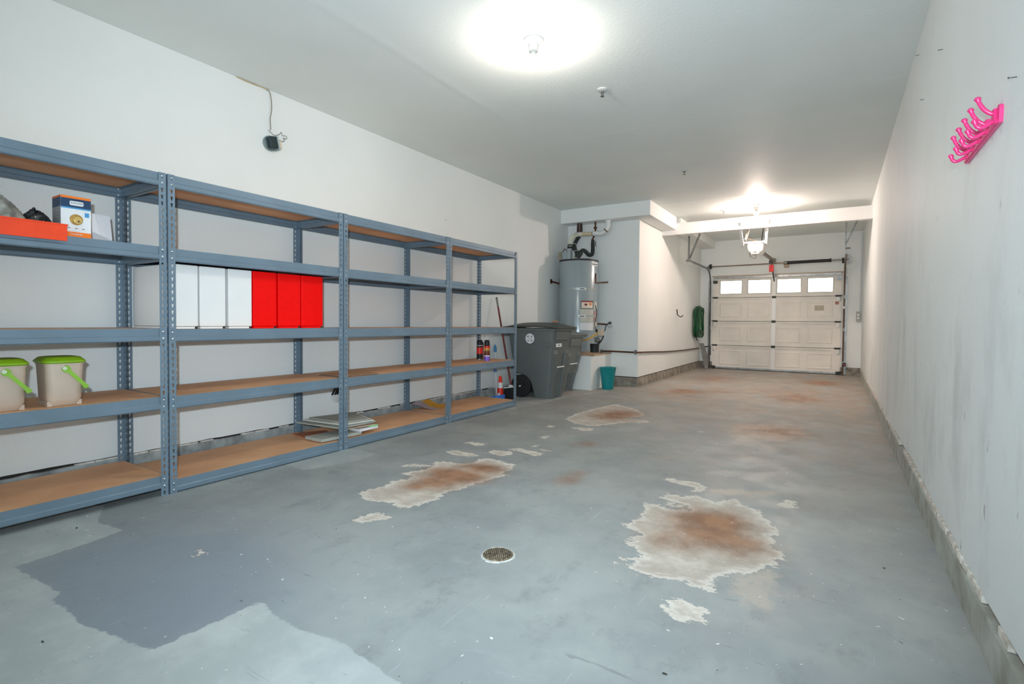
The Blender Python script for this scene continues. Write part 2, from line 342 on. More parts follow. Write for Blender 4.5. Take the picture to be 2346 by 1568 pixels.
# the drain hole is left open
dc = np.array([-1.217, 1.832]); DR = .067
fme.from_pydata(np.column_stack([PT, np.zeros(len(PT))]).tolist(), [], fq.tolist())
for nm, arr in (('peel', peel), ('soft', soft), ('light', light), ('brown', brown), ('dust', dust), ('dark', dark)):
    at = fme.attributes.new(nm, 'FLOAT', 'POINT'); at.data.foreach_set('value', arr.astype(np.float32))
def floor_mat():
    M = bpy.data.materials.new('painted_concrete_floor'); M.use_nodes = True; nt = M.node_tree; P = nt.nodes['Principled BSDF']
    N = nt.nodes.new; L = nt.links.new
    tc = N('ShaderNodeTexCoord')
    def noise(sc, det=5, st=(1, 1, 1), rough=.55, dist=0):
        mp = N('ShaderNodeMapping'); mp.inputs['Scale'].default_value = st; L(tc.outputs['Object'], mp.inputs[0])
        n = N('ShaderNodeTexNoise'); n.inputs['Scale'].default_value = sc; n.inputs['Detail'].default_value = det; n.inputs['Roughness'].default_value = rough; n.inputs['Distortion'].default_value = dist
        L(mp.outputs[0], n.inputs[0]); return n.outputs['Fac']
    def att(nm): a = N('ShaderNodeAttribute'); a.attribute_name = nm; return a.outputs['Fac']
    def math_(op, a, b):
        n = N('ShaderNodeMath'); n.operation = op
        for i, v in enumerate((a, b)):
            if isinstance(v, (int, float)): n.inputs[i].default_value = v
            else: L(v, n.inputs[i])
        return n.outputs[0]
    def rng_(v, a, b, c=0., d=1., smooth=True):
        n = N('ShaderNodeMapRange'); n.interpolation_type = 'SMOOTHSTEP' if smooth else 'LINEAR'
        for i, k in enumerate((a, b, c, d)): n.inputs[i+1].default_value = k
        L(v, n.inputs[0]); return n.outputs[0]
    def mix(f, a, b):
        n = N('ShaderNodeMix'); n.data_type = 'RGBA'
        if isinstance(f, (int, float)): n.inputs[0].default_value = f
        else: L(f, n.inputs[0])
        for i, v in ((6, a), (7, b)):
            if isinstance(v, tuple): n.inputs[i].default_value = (*lin(v), 1)
            else: L(v, n.inputs[i])
        return n.outputs[2]
    paint = mix(rng_(noise(1.3, 6, rough=.6), .35, .65), (146, 153, 154), (168, 174, 172))
    paint = mix(math_('MULTIPLY', rng_(noise(7, 8, (1, .6, 1), .7), .50, .75), .55), paint, (122, 127, 128))
    paint = mix(math_('MULTIPLY', rng_(noise(5, 8, (.7, 1, 1), .7, 1), .56, .8), .5), paint, (178, 186, 188))
    dk = rng_(att('dark'), .05, .75)
    paint = mix(math_('MULTIPLY', dk, .85), paint, (136, 146, 156))
    # older, lighter paint
    lt = mix(rng_(noise(5, 7, rough=.65), .4, .7), (172, 180, 180), (188, 195, 194))
    lf = math_('ADD', att('light'), math_('MULTIPLY', math_('SUBTRACT', noise(22, 6, rough=.7), .5), .05))
    c = mix(rng_(lf, -.004, .004, 1, 0), paint, lt)
    # brown dust trodden in towards the door
    dm = math_('MULTIPLY', att('dust'), rng_(noise(2.6, 7, (1.6, .8, 1), .65), .25, .62))
    c = mix(math_('MULTIPLY', dm, .8), c, (170, 152, 134))
    sf = rng_(math_('ADD', att('soft'), math_('MULTIPLY', math_('SUBTRACT', noise(9, 8, rough=.75), .5), .35)), -.06, .04, .6, 0)
    c = mix(sf, c, (196, 184, 170))
    # flaked patches down to bare concrete
    pf = math_('ADD', att('peel'), math_('MULTIPLY', math_('SUBTRACT', noise(22, 7, (.75, 1.3, 1), .72), .5), .17))
    pm = rng_(pf, -.003, .003, 1, 0)
    bare = mix(rng_(noise(8, 8, rough=.7), .35, .7), (186, 176, 164), (216, 208, 196))
    c = mix(pm, c, bare)
    c = mix(math_('MULTIPLY', math_('MULTIPLY', pm, rng_(pf, -.05, -.005, 0, 1)), .7), c, (232, 228, 218))
    edge = rng_(math_('ABSOLUTE', pf, 0), 0, .006, .35, 0); c = mix(edge, c, (110, 108, 104))
    bm_ = rng_(math_('ADD', att('brown'), math_('MULTIPLY', math_('SUBTRACT', noise(11, 9, (1.4, .8, 1), .7), .5), .55)), .12, .95, 0, .9)
    c = mix(bm_, c, mix(rng_(noise(6, 5), .4, .6), (138, 96, 66), (166, 120, 86)))
    # flecks and specks
    for sc, lo, colr in ((48, .752, (230, 232, 230)), (75, .765, (222, 224, 222)), (52, .785, (70, 70, 68)), (90, .775, (80, 78, 74))):
        c = mix(rng_(noise(sc, 1.5, (1, 1, 1), .5, .6), lo, lo+.02), c, colr)
    # fine scratches
    for st, colr in (((9, .5, 1), (185, 194, 196)), ((.6, 8, 1), (112, 117, 120))):
        s1 = rng_(noise(7, 2, st, .5, 1.2), .70, .76, 0, .45); c = mix(s1, c, colr)
    L(c, P.inputs['Base Color'])
    ro = rng_(noise(4, 5), .3, .7, .42, .62); ro = math_('ADD', ro, math_('MULTIPLY', pm, .25)); L(ro, P.inputs['Roughness'])
    P.inputs['Specular IOR Level'].default_value = .4
    h = math_('ADD', math_('MULTIPLY', noise(30, 6), .25), math_('MULTIPLY', pm, -.6))
    b = N('ShaderNodeBump'); b.inputs['Strength'].default_value = .35; b.inputs['Distance'].default_value = .003; L(h, b.inputs['Height']); L(b.outputs[0], P.inputs['Normal'])
    return M
fme.materials.append(floor_mat()); floor = bpy.data.objects.new('floor', fme); COL.objects.link(floor); floor['kind'] = 'structure'

# ------------------------------------------------------------------ walls, ceiling
struct('ceiling', MB().box(XL-.2, XR+.2, YF-.2, YB+.2, ZC, ZC+.15), CEIL)
def strip_poly(y0, y1, z, amp, step):
    n = int((y1-y0)/step); return [(y0+(y1-y0)*i/n, z+random.uniform(-amp, amp)) for i in range(n+1)]
# left wall: drywall over a concrete curb
lw = MB(); bot = strip_poly(YF, YC, .139, .003, .09)
lw.prism(bot+[(YC, ZC), (YF, ZC)], XL-.12, XL, 'x'); struct('wall_left', lw, WALL)
cb = MB().prism(strip_poly(YF, YC, .124, .004, .06)+[(YC, -.02), (YF, -.02)], XL-.12, XL+.006, 'x'); struct('trim_1', cb, CONC)
struct('trim_2', MB().box(XL-.12, XL-.012, YF, YC, .10, .15), DARKGAP)
def chips(name, x0, x1, y0, y1, zl, zh, step, keep, seed, face):
    random.seed(seed); b = MB(); y = y0
    while y < y1:
        w = step*random.uniform(.5, 1.8)
        if random.random() < keep:
            n = 6; up = [(y+w*i/n, zh-random.uniform(0, .07)*(zh-zl)) for i in range(n+1)]; lo = [(y+w*i/n, zl+random.uniform(.05, .22)*(zh-zl)) for i in range(n+1)]
            b.prism(up+lo[::-1], x0, x1+random.uniform(0, .004)*face, 'x')
        y += w*random.uniform(1.0, 1.15)
    return b
o = struct('trim_3', chips('c', XL-.05, XL+.002, YF, YC, .120, .134, .10, .7, 3, 1), CHIP)
# right wall
rw = MB(); nR = 90; up = []
for i in range(nR+1):
    y = YF+(YB-YF)*i/nR; up.append((y, .166+.009*math.sin(y*1.9)+.005*math.sin(y*5.3)+random.uniform(-.0025, .0025)))
rw.prism(up+[(YB, ZC), (YF, ZC)], XR, XR+.12, 'x'); struct('wall_right', rw, WALLR)
struct('trim_4', MB().prism(strip_poly(YF, YB, .128, .004, .06)+[(YB, -.02), (YF, -.02)], XR-.012, XR+.12, 'x'), mat('grey_concrete_curb', (172, 176, 171), .9, var=.12, scale=7, bump=.5, bscale=40, c2=(150, 148, 138)))
struct('trim_5', MB().box(XR+.016, XR+.12, YF, YB, .12, .18), mat('bare_gypsum_edge', (158, 140, 122), .9, var=.2, scale=20))
struct('trim_6', chips('c', XR+.02, XR-.004, YF, YB, .126, .156, .15, .88, 5, -1), CHIP)
# jutting wall beyond the heater
j = MB(); j.box(XL-.1, XC, YC, YB+.1, .155, ZC); struct('wall_left_beyond_heater', j, WALL)
struct('trim_7', MB().box(XL-.1, XC-.006, YC+.006, YB+.1, .14, .156), DARKGAP)
struct('trim_8', MB().box(XL-.1, XC+.004, YC-.004, YB+.1, -.02, .142), CONC2)
# back wall around the garage door
b = MB(); b.box(XC, DX0, YB, YB+.14, .155, ZC); b.box(DX1, XR+.1, YB, YB+.14, .155, ZC); b.box(DX0, DX1, YB, YB+.14, DZ, ZC)
struct('wall_back', b, WALL)
b = MB(); b.box(XC, DX0, YB-.004, YB+.14, -.02, .155); b.box(DX1, XR+.1, YB-.004, YB+.14, -.02, .155); struct('trim_9', b, CONC2)
# wall behind the photographer with an unseen opening added to let in sky fill light
b = MB(); b.box(XL, -3.2, YF-.14, YF, 0, ZC); b.box(0, XR, YF-.14, YF, 0, ZC); b.box(-3.2, 0, YF-.14, YF, 2.4, ZC); struct('wall_front', b, WALL)
# soffit, beam, chase
struct('ceiling_soffit', MB().box(XL, XS, YS, YBM+.01, ZS, ZC), WALL)
struct('ceiling_beam', MB().prism([(YBM, 2.532), (YBM+.09, 2.532), (YBM+.09, 2.722), (YBM, 2.722)], XC, XR, 'x'), TRIMW)
struct('ceiling_duct_chase', MB().box(XC, -2.315, YBM+.09, YB, 2.665, ZC), WALL)
struct('light_stop_right', MB().box(DX1-.03, DX1, YB+.064, YB+.10, 0, DZ), TRIMW); struct('light_stop_left', MB().box(DX0, DX0+.03, YB+.064, YB+.10, 0, DZ), TRIMW)  # unseen strips added to block light leaking past the door edges
# driveway outside
struct('ground_outside', MB().box(-14, 14, YB+.45, 30, -.12, -.03), mat('driveway', (150, 150, 146), .9))
# ------------------------------------------------------------------ garage door
GD = mat('garage_door_paint', (240, 233, 224), .5, var=.03, scale=3)
STEEL = mat('galvanised_steel', (150, 150, 148), .38, .85, var=.15, scale=12)
STEELW = mat('white_painted_steel', (232, 232, 228), .45, var=.03)
BRSTEEL = mat('brownish_steel_track', (138, 118, 100), .4, .7, var=.2, scale=6)
DKSTEEL = mat('dark_steel', (72, 72, 66), .5, .6, var=.15)
BLACK = mat('black_plastic', (28, 29, 30), .5)
GLASS = mat('window_glass', (240, 246, 240), .12, trans=1.0, var=.0)
gd = bpy.data.objects.new('door_1', None); COL.objects.link(gd); gd.location = (-1.13, YB+.03, 0); gd['kind'] = 'structure'; ORG['door_1'] = (-1.13, YB+.03, 0)
GX0, GX1 = DX0+.002, DX1-.004; YD = YB+.015     # inner face of the door
secs = [(.015, .523), (.523, 1.055), (1.055, 1.571), (1.571, 2.03)]
cxs = [-1.972, -1.412, -.852, -.292]
for si, (z0, z1) in enumerate(secs):
    b = MB()
    if si < 3: b.box(GX0, GX1, YD, YD+.045, z0, z1-.0)
    else:
        wz0, wz1 = 1.655, 1.942; b.box(GX0, GX1, YD, YD+.045, z0, wz0); b.box(GX0, GX1, YD, YD+.045, wz1, z1)
        xs = [GX0]+[v for c in cxs for v in (c-.224, c+.224)]+[GX1]
        for k in range(0, len(xs), 2): b.box(xs[k], xs[k+1], YD, YD+.045, wz0, wz1)
    b.box(GX0, GX1, YD-.020, YD, z1-.036, z1-.010); b.box(GX0, GX1, YD-.010, YD, z1-.060, z1-.048)
    b.box(GX0, GX1, YD-.010, YD, z0+.006, z0+.024)
    for xe in (GX0, GX1-.065): b.box(xe, xe+.065, YD-.004, YD, z0, z1-.035)
    sec = part('door_section', b, GD, gd)
    # centre stile
    part('stile', MB().box(-1.158, -1.088, YD-.024, YD, z0+.028, z1-.037), mat('stile_white', (252, 252, 250), .4, var=.01) if si in (1, 2) else mat('stile_off_white', (246, 243, 238), .4, var=.01), sec)
    part('joint', MB().box(GX0, GX1, YD-.003, YD-.0005, z1-.004, z1+.004), DKSTEEL, sec)
    if si < 3:
        for c in cxs:
            q = MB(); zc, hz = (z0+z1)/2-.01, .165; hx = .225
            rings = [(0, 0), (.012, -.007), (.03, -.007), (.045, -.001), (.07, -.001)]
            vs = []; fs = []
            for ins, dy in rings:
                vs += [(c-hx+ins, YD+dy, zc-hz+ins), (c+hx-ins, YD+dy, zc-hz+ins), (c+hx-ins, YD+dy, zc+hz-ins), (c-hx+ins, YD+dy, zc+hz-ins)]
            for r_ in range(len(rings)-1):
                for k in range(4): fs.append((r_*4+k, r_*4+(k+1) % 4, r_*4+4+(k+1) % 4, r_*4+4+k))
            fs.append(tuple(range(len(vs)-4, len(vs)))); q.add(vs, fs); part('panel', q, GD, sec)
    else:
        for c in cxs:
            q = MB(); f = .016
            for x0, x1, a0, a1 in ((c-.232, c+.232, wz1-.006, wz1+.012), (c-.232, c+.232, wz0-.012, wz0+.006), (c-.232, c-.214, wz0, wz1), (c+.214, c+.232, wz0, wz1)):
                q.box(x0, x1, YD-.008, YD+.01, a0, a1)
            wf = part('window_frame', q, mat('window_frame_beige', (206, 200, 184), .5), sec)
            part('pane', MB().box(c-.216, c+.216, YD+.018, YD+.022, wz0, wz1), GLASS, sec)
    if si:      # hinges over the joint below
        q = MB(); q.cbox((-1.123, YD-.026, z0-.004), (.075, .012, .045)); q.tube([(-1.16, YD-.03, z0-.003), (-1.085, YD-.03, z0-.003)], .008, 8); part('hinge', q, DKSTEEL, sec)
        for xe, s_ in ((GX0+.045, 1), (GX1-.045, -1)):
            q = MB(); q.cbox((xe+s_*.012, YD-.022, z0), (.1, .02, .035)); q.tube([(xe-s_*.06, YD-.045, z0+.01), (xe+s_*.05, YD-.045, z0+.01)], .006, 8); part('hinge', q, DKSTEEL, sec)
            w = .062; q = MB(); cap = [(-w/2, 0), (w/2, 0), (w/2, -.055)]+[(w/2*math.cos(t), -.055-w/2*math.sin(t)) for t in np.linspace(.2, math.pi-.2, 7)]+[(-w/2, -.055)]
            q.prism([(xe+s_*.012+x_, z0-.022+z_) for x_, z_ in cap], YD-.052, YD-.004, 'y')
            part('roller_bracket', q, STEELW if s_ < 0 else GD, sec, label='white rounded roller bracket' if s_ < 0 else None)
# top strut, bottom rail and seal
q = MB(); q.prism([(YD-.05, 1.985), (YD-.05, 2.03), (YD-.045, 2.03), (YD-.045, 1.99), (YD-.002, 1.99), (YD-.002, 1.985)], GX0+.02, GX1-.02, 'x'); q.box(GX0+.02, GX1-.02, YD-.03, YD-.002, 2.01, 2.022); part('strut', q, STEEL, gd)
part('bottom_rail', MB().box(GX0, GX1, YD-.014, YD+.045, .012, .045), STEEL, gd)
part('bottom_seal', MB().box(GX0, GX1, YD-.006, YD+.05, -.004, .013), mat('rubber_seal', (38, 38, 36), .8), gd)
for xe, s_ in ((GX0+.03, 1), (GX1-.03, -1)):
    part('bottom_bracket', MB().cbox((xe, YD-.03, .04), (.09, .03, .05)).tube([(xe-s_*.07, YD-.04, .06), (xe, YD-.04, .06)], .012, 8), DKSTEEL, gd)
    part('top_bracket', MB().cbox((xe+s_*.02, YD-.035, 1.93), (.09, .05, .04)).cbox((xe+s_*.02, YD-.02, 1.9), (.08, .02, .03)), DKSTEEL if s_ > 0 else STEEL, gd)
# warning sticker on the second section from the top
st = part('warning_sticker', MB().box(-.292-.09, -.292+.07, YD-.0025, YD-.0010, 1.28, 1.385), mat('sticker_beige', (212, 200, 178), .6), gd, label='beige warning sticker with a dark outline')
q = MB()
for x0, x1, a0, a1 in ((-.382, -.222, 1.382, 1.385), (-.382, -.222, 1.28, 1.283), (-.382, -.379, 1.28, 1.385), (-.225, -.222, 1.28, 1.385)): q.box(x0, x1, YD-.004, YD-.0026, a0, a1)
part('sticker_border', q, DKSTEEL, st)
text('sticker_lettering', 'WARNING', .026, frame((-.302, YD-.003, 1.352), (1, 0, 0), (0, 0, 1)), BLACK, st)
text('sticker_lettering', 'DOOR UNDER\nHIGH TENSION', .02, frame((-.302, YD-.003, 1.312), (1, 0, 0), (0, 0, 1)), BLACK, st)
q = part('red_sticker', MB().box(.0-.03, .03, YD-.006, YD-.0045, 1.40, 1.465), mat('sticker_red_white', (190, 150, 136), .6, c2=(150, 60, 50), scale=40), gd)
# header trim over the door and jamb
struct('trim_10', MB().box(DX0-.02, DX1+.02, YB-.014, YB+.002, DZ-.004, DZ+.028), mat('header_stop', (196, 176, 158), .6))
# ------------------------------------------------------------------ tracks
def track(x, s_, label, yend, zt, parts_dark):
    t = thing('garage_door_track', label, 'door track', (x, YB-.05, 0), 'curved roller tracks of the garage door')
    y0 = YB-.055; pts = [(x, y0, .0), (x, y0, 1.0), (x, y0, 1.82)]
    for a in np.linspace(0, math.pi/2, 8): pts.append((x, y0-.36*(1-math.cos(a)), 1.82+.36*math.sin(a)))
    pts.append((x, yend, zt))
    prof_r = .022
    q = MB()      # C-shaped rail swept as three ribs
    for dx, dd, r in ((0, 0, .006), (s_*.022, 0, .006), (s_*.011, .02, .012)):
        pp = []
        for k, p in enumerate(pts):
            if k < 3: pp.append((p[0]+dx, p[1]+dd, p[2]))
            elif k < 11:
                a = (k-3)/7*math.pi/2; pp.append((p[0]+dx, p[1]+dd*math.cos(a), p[2]+dd*math.sin(a)))
            else: pp.append((p[0]+dx, p[1], p[2]+dd))
        q.tube(pp, r, 6)
    part('rail', q, parts_dark, t, True)
    for z in (.25, .9, 1.55): part('wall_bracket', MB().cbox((x+s_*.03, YB-.03, z), (.05, .055, .06)), STEEL, t)
    part('jamb_angle', MB().box(x+s_*.028, x+s_*.034, YB-.06, YB-.002, .02, 1.95).box(min(x+s_*.03, x+s_*.06), max(x+s_*.03, x+s_*.06), YB-.008, YB-.001, .02, 1.95), STEEL, t)
    return t
tl = track(-2.375, -1, 'bent steel roller track left of the garage door, below two perforated hangers', 10.05, 2.182, STEEL)
def angle_iron(p, q_, w, mt, parent, name='hanger'):
    b = MB(); p = Vector(p); q_ = Vector(q_); d = (q_-p).normalized()
    a = d.cross(Vector((0, 1, 0))).normalized(); c = d.cross(a).normalized()
    for u, v in ((a, c), (c, a)):
        vs = [p, p+u*w, p+u*w+v*.003, p+v*.003, q_, q_+u*w, q_+u*w+v*.003, q_+v*.003]; b.add(vs, [(0,1,2,3),(4,7,6,5),(0,4,5,1),(1,5,6,2),(2,6,7,3),(3,7,4,0)])
    o = part(name, b, mt, parent)
    h = MB(); L_ = (q_-p).length; n = int(L_/.05)
    for k in range(1, n):
        cpt = p+d*(k*.05)+a*(w*.5); h.tube([cpt-c*.002, cpt+c*.005], .0045, 6); cpt = p+d*(k*.05)+c*(w*.5); h.tube([cpt-a*.002, cpt+a*.005], .0045, 6)
    if n > 1: hh = part('slot', h, DKSTEEL, o); hh['kind'] = 'stuff'
    return o
angle_iron((-2.39, 10.1, 2.19), (-2.39, 10.12, 2.80), .035, STEEL, tl)
angle_iron((-2.385, 10.16, 2.24), (-2.16, 10.16, 2.80), .035, STEEL, tl)
part('end_bracket', MB().cbox((-2.40, 10.06, 2.19), (.07, .03, .05)).tube([(-2.44, 10.05, 2.19), (-2.35, 10.05, 2.19)], .012, 8), STEEL, tl)
tr = track(.108, 1, 'bent steel roller track right of the garage door, seen end on', 10.2, 2.19, BRSTEEL)
angle_iron((.115, 10.3, 2.24), (.115, 10.3, 2.82), .022, STEEL, tr)
angle_iron((.12, 10.36, 2.36), (.30, 10.36, 2.82), .022, STEEL, tr)
part('end_bracket', MB().cbox((.13, 10.2, 2.2), (.05, .03, .06)).tube([(.10, 10.2, 2.27), (.17, 10.2, 2.27)], .012, 8), STEEL, tr)
part('white_label', MB().box(.135, .165, YB-.08, YB-.075, 1.98, 2.12), mat('pale_label', (214, 220, 222), .6), tr, label='pale paper label')
# photo eyes
def eye(x, z, label, red):
    t = thing('safety_sensor', label, 'sensor', (x, YB-.06, z-.05))
    part('body', MB().cbox((x, YB-.08, z), (.05, .09, .07), bev=.008), DKSTEEL if not red else BLACK, t)
    part('lens', MB().tube([(x, YB-.13, z), (x, YB-.122, z)], .014, 12), mat('red_lens', (210, 30, 30), .3) if red else STEELW, t)
    part('bracket', MB().box(x-.03, x+.06, YB-.03, YB-.026, z-.02, z+.06), STEELW, t)
eye(.145, .215, 'small safety sensor with a red lens at the foot of the right door track', True)
eye(-2.445, .215, 'small black safety sensor low beside the left door track', False)
# ------------------------------------------------------------------ torsion spring shaft
ts = thing('torsion_spring', 'steel torsion shaft with black covered spring above the garage door', 'spring', (-1.13, YB-.06, 2.15))
part('shaft', MB().tube([(-2.44, 11.93, 2.245), (.175, 11.93, 2.268)], .0125, 10), BRSTEEL, ts, True)
part('spring_coil', MB().tube([(-.885, 11.93, 2.258), (-.11, 11.93, 2.266)], .031, 16).lathe([(.034, -.015), (.04, 0), (.034, .015)], (-.125, 11.93, 2.266), 16, Matrix.Rotation(math.pi/2, 3, 'Y')), BLACK, ts, True, label='black covered spring')
part('winding_cone', MB().lathe([(.03, -.03), (.036, -.01), (.03, .03)], (-.915, 11.93, 2.257), 14, Matrix.Rotation(math.pi/2, 3, 'Y')), STEEL, ts, True)
part('centre_plate', MB().cbox((-.90, 12.05, 2.24), (.09, .1, .12)).box(-.94, -.86, YB-.003, YB, 2.17, 2.31), mat('bare_board', (190, 170, 146), .8), ts)
part('collar', MB().tube([(-.08, 11.93, 2.266), (.02, 11.93, 2.267)], .018, 10), STEEL, ts, True)
for x, mt in ((-2.365, DKSTEEL), (.085, DKSTEEL)):
    q = MB().lathe([(.05, -.018), (.058, -.01), (.05, 0), (.058, .01), (.05, .018)], (x, 11.93, 2.25), 18, Matrix.Rotation(math.pi/2, 3, 'Y')); part('cable_drum', q, mt, ts, True)
part('bearing_plate', MB().cbox((.115, 12.0, 2.28), (.006, .2, .2)), STEEL, ts)
part('bearing_plate', MB().cbox((-2.41, 12.0, 2.22), (.006, .18, .14)), STEEL, ts)
# ------------------------------------------------------------------ opener
op = thing('garage_door_opener', 'white garage door opener hung from the ceiling beam by perforated angles', 'door opener', (-1.155, 9.45, 2.13))
WH = mat('opener_white', (236, 234, 230), .4, var=.02)
q = MB()
def rrloft(b, levels, n=5):
    """levels: (cx, cy, z, hx, hy, r)"""
    rings = [[(c[0]+x, c[1]+y, c[2]) for x, y in rrect(c[3], c[4], c[5], n)] for c in levels]; m_ = len(rings[0]); vs = [p for r in rings for p in r]
    fs = [(i*m_+k, i*m_+(k+1) % m_, (i+1)*m_+(k+1) % m_, (i+1)*m_+k) for i in range(len(rings)-1) for k in range(m_)]
    fs += [tuple(range(m_))[::-1], tuple(range((len(rings)-1)*m_, len(rings)*m_))]; b.add(vs, fs); return b
rrloft(q, [(-1.16, 9.5, 2.155, .05, .12, .04), (-1.16, 9.5, 2.175, .09, .16, .06), (-1.16, 9.5, 2.215, .118, .18, .06), (-1.16, 9.5, 2.29, .125, .185, .05), (-1.16, 9.5, 2.325, .125, .185, .05)])
part('housing', q, WH, op, True)
part('light_cover', rrloft(MB(), [(-1.16, 9.315, 2.19, .032, .012, .01), (-1.16, 9.31, 2.32, .036, .012, .01)]), mat('cover_pinkish_white', (228, 214, 206), .4), op, True)
M = bpy.data.materials.new('added_glow'); M.use_nodes = True; P_ = M.node_tree.nodes['Principled BSDF']; P_.inputs['Emission Color'].default_value = (1, .84, .70, 1); P_.inputs['Emission Strength'].default_value = 190
part('added_glow_panel', MB().box(-1.23, -1.09, 9.687, 9.70, 2.19, 2.29), M, op, label='added glowing panel facing the garage door')  # unseen glowing panel added behind the opener to brighten the door end
part('lower_trim', MB().tube([(-1.22, 9.33, 2.165), (-1.10, 9.33, 2.165)], .012, 8), STEELW, op, True)
part('antenna', MB().tube(bez([(-1.235, 9.36, 2.20), (-1.235, 9.33, 2.125), (-1.19, 9.3, 2.09), (-1.145, 9.3, 2.085), (-1.14, 9.32, 2.15)], 5), .005, 6), BLACK, op, True)
part('cross_bracket', MB().box(-1.33, -.965, 9.31, 9.35, 2.335, 2.362).box(-1.26, -1.06, 9.34, 9.6, 2.325, 2.338), STEELW, op)
part('button_panel', MB().box(-1.19, -1.13, 9.312, 9.33, 2.328, 2.346), DKSTEEL, op)
PW_ = mat('perforated_white_angle', (236, 236, 232), .5, var=.02)
angle_iron((-1.325, 9.30, 2.31), (-1.335, 9.0, 2.66), .045, PW_, op)
angle_iron((-.975, 9.30, 2.31), (-.925, 9.0, 2.66), .045, PW_, op)
angle_iron((-1.275, 9.25, 2.385), (-1.155, 9.0, 2.66), .04, PW_, op)
part('rail', MB().add([(x, y, z+dz) for y, dz in ((9.6, 0), (11.98, .075)) for x, z in ((-1.155, 2.225), (-1.115, 2.225), (-1.115, 2.275), (-1.155, 2.275))], [(0,1,2,3),(7,6,5,4),(0,4,5,1),(1,5,6,2),(2,6,7,3),(3,7,4,0)]), BRSTEEL, op)
part('header_bracket', MB().cbox((-1.135, 12.04, 2.33), (.06, .12, .08)), BRSTEEL, op)
part('trolley', MB().cbox((-1.14, 11.55, 2.25), (.06, .16, .05)), BLACK, op)
part('door_arm', MB().tube([(-1.135, 11.6, 2.24), (-1.13, 11.95, 1.99), (-1.125, 12.07, 1.90)], .011, 8), BLACK, op, True)
part('release_cord', MB().tube([(-1.12, 11.5, 2.2), (-1.12, 11.5, 2.14)], .003, 5), mat('release_red', (226, 16, 20), .5), op)
part('release_tag', MB().cbox((-1.125, 11.5, 2.115), (.085, .012, .14), bev=.004), mat('release_red', (226, 16, 20), .5), op, label='red emergency release tag')
part('power_cord', MB().tube(bez([(-1.09, 9.55, 2.36), (-1.085, 9.58, 2.5), (-1.07, 9.62, 2.65), (-1.06, 9.64, ZC)], 5), .007, 6), BLACK, op, True)
part('bell_wire', MB().tube(bez([(-1.12, 9.4, 2.37), (-1.18, 9.38, 2.385), (-1.25, 9.32, 2.41), (-1.29, 9.2, 2.44), (-1.24, 9.12, 2.53)], 5), .006, 6), mat('tan_wire', (196, 168, 130), .6), op, True)

# ------------------------------------------------------------------ ceiling lamps and sprinklers
def lamp(x, y, label, power, col, emit):
    t = thing('ceiling_lamp', label, 'ceiling lamp', (x, y, ZC-.12), 'bare bulb ceiling lamps')
    part('lampholder', MB().lathe([(.066, 0), (.066, -.008), (.058, -.02), (.036, -.03), (.03, -.075), (.022, -.078)], (x, y, ZC), 28), mat('porcelain', (238, 236, 230), .35), t, True)
    M = bpy.data.materials.new('glowing_bulb'); M.use_nodes = True; P = M.node_tree.nodes['Principled BSDF']
    P.inputs['Emission Color'].default_value = (*col, 1); P.inputs['Emission Strength'].default_value = emit; P.inputs['Base Color'].default_value = (.9, .9, .9, 1)
    part('bulb', MB().lathe([(.004, -.160), (.018, -.157), (.028, -.147), (.032, -.132), (.0305, -.118)], (x, y, ZC), 20), M, t, True)
    part('bulb_collar', MB().lathe([(.0315, -.118), (.024, -.100), (.016, -.088), (.014, -.076)], (x, y, ZC), 20), mat('bulb_base_white', (236, 234, 228), .4), t, True)
    return t
lamp(*LAMP1, 'bare glowing bulb on the ceiling nearest the shelves', LAMP1_W, (1, .87, .75), bulb(LAMP1_W))
lamp(*LAMP2, 'bare glowing bulb on the ceiling just before the white beam', LAMP2_W, (1, .79, .69), bulb(LAMP2_W))
def sprinkler(x, y, label):
    t = thing('fire_sprinkler', label, 'sprinkler', (x, y, ZC-.06), 'ceiling sprinklers')
    part('escutcheon', MB().lathe([(.042, 0), (.042, -.006), (.034, -.012), (.02, -.013)], (x, y, ZC), 24), mat('sprinkler_white', (206, 210, 208), .4), t, True)
    q = MB(); q.tube([(x, y, ZC-.01), (x, y, ZC-.03)], .008, 8)
    for s_ in (-1, 1): q.tube([(x+s_*.006, y, ZC-.012), (x+s_*.012, y, ZC-.03), (x, y, ZC-.05)], .003, 6)
    part('frame', q, STEEL, t, True)
    part('deflector', MB().lathe([(.015, -.051), (.016, -.053), (.004, -.055)], (x, y, ZC), 14), STEEL, t, True)
sprinkler(-1.581, 3.80, 'ceiling fire sprinkler nearest the camera, just past the first bulb')
sprinkler(-1.566, 6.293, 'middle fire sprinkler on the bare ceiling between the bulbs')
sprinkler(-1.57, 8.85, 'small fire sprinkler beside the far bulb and beam')

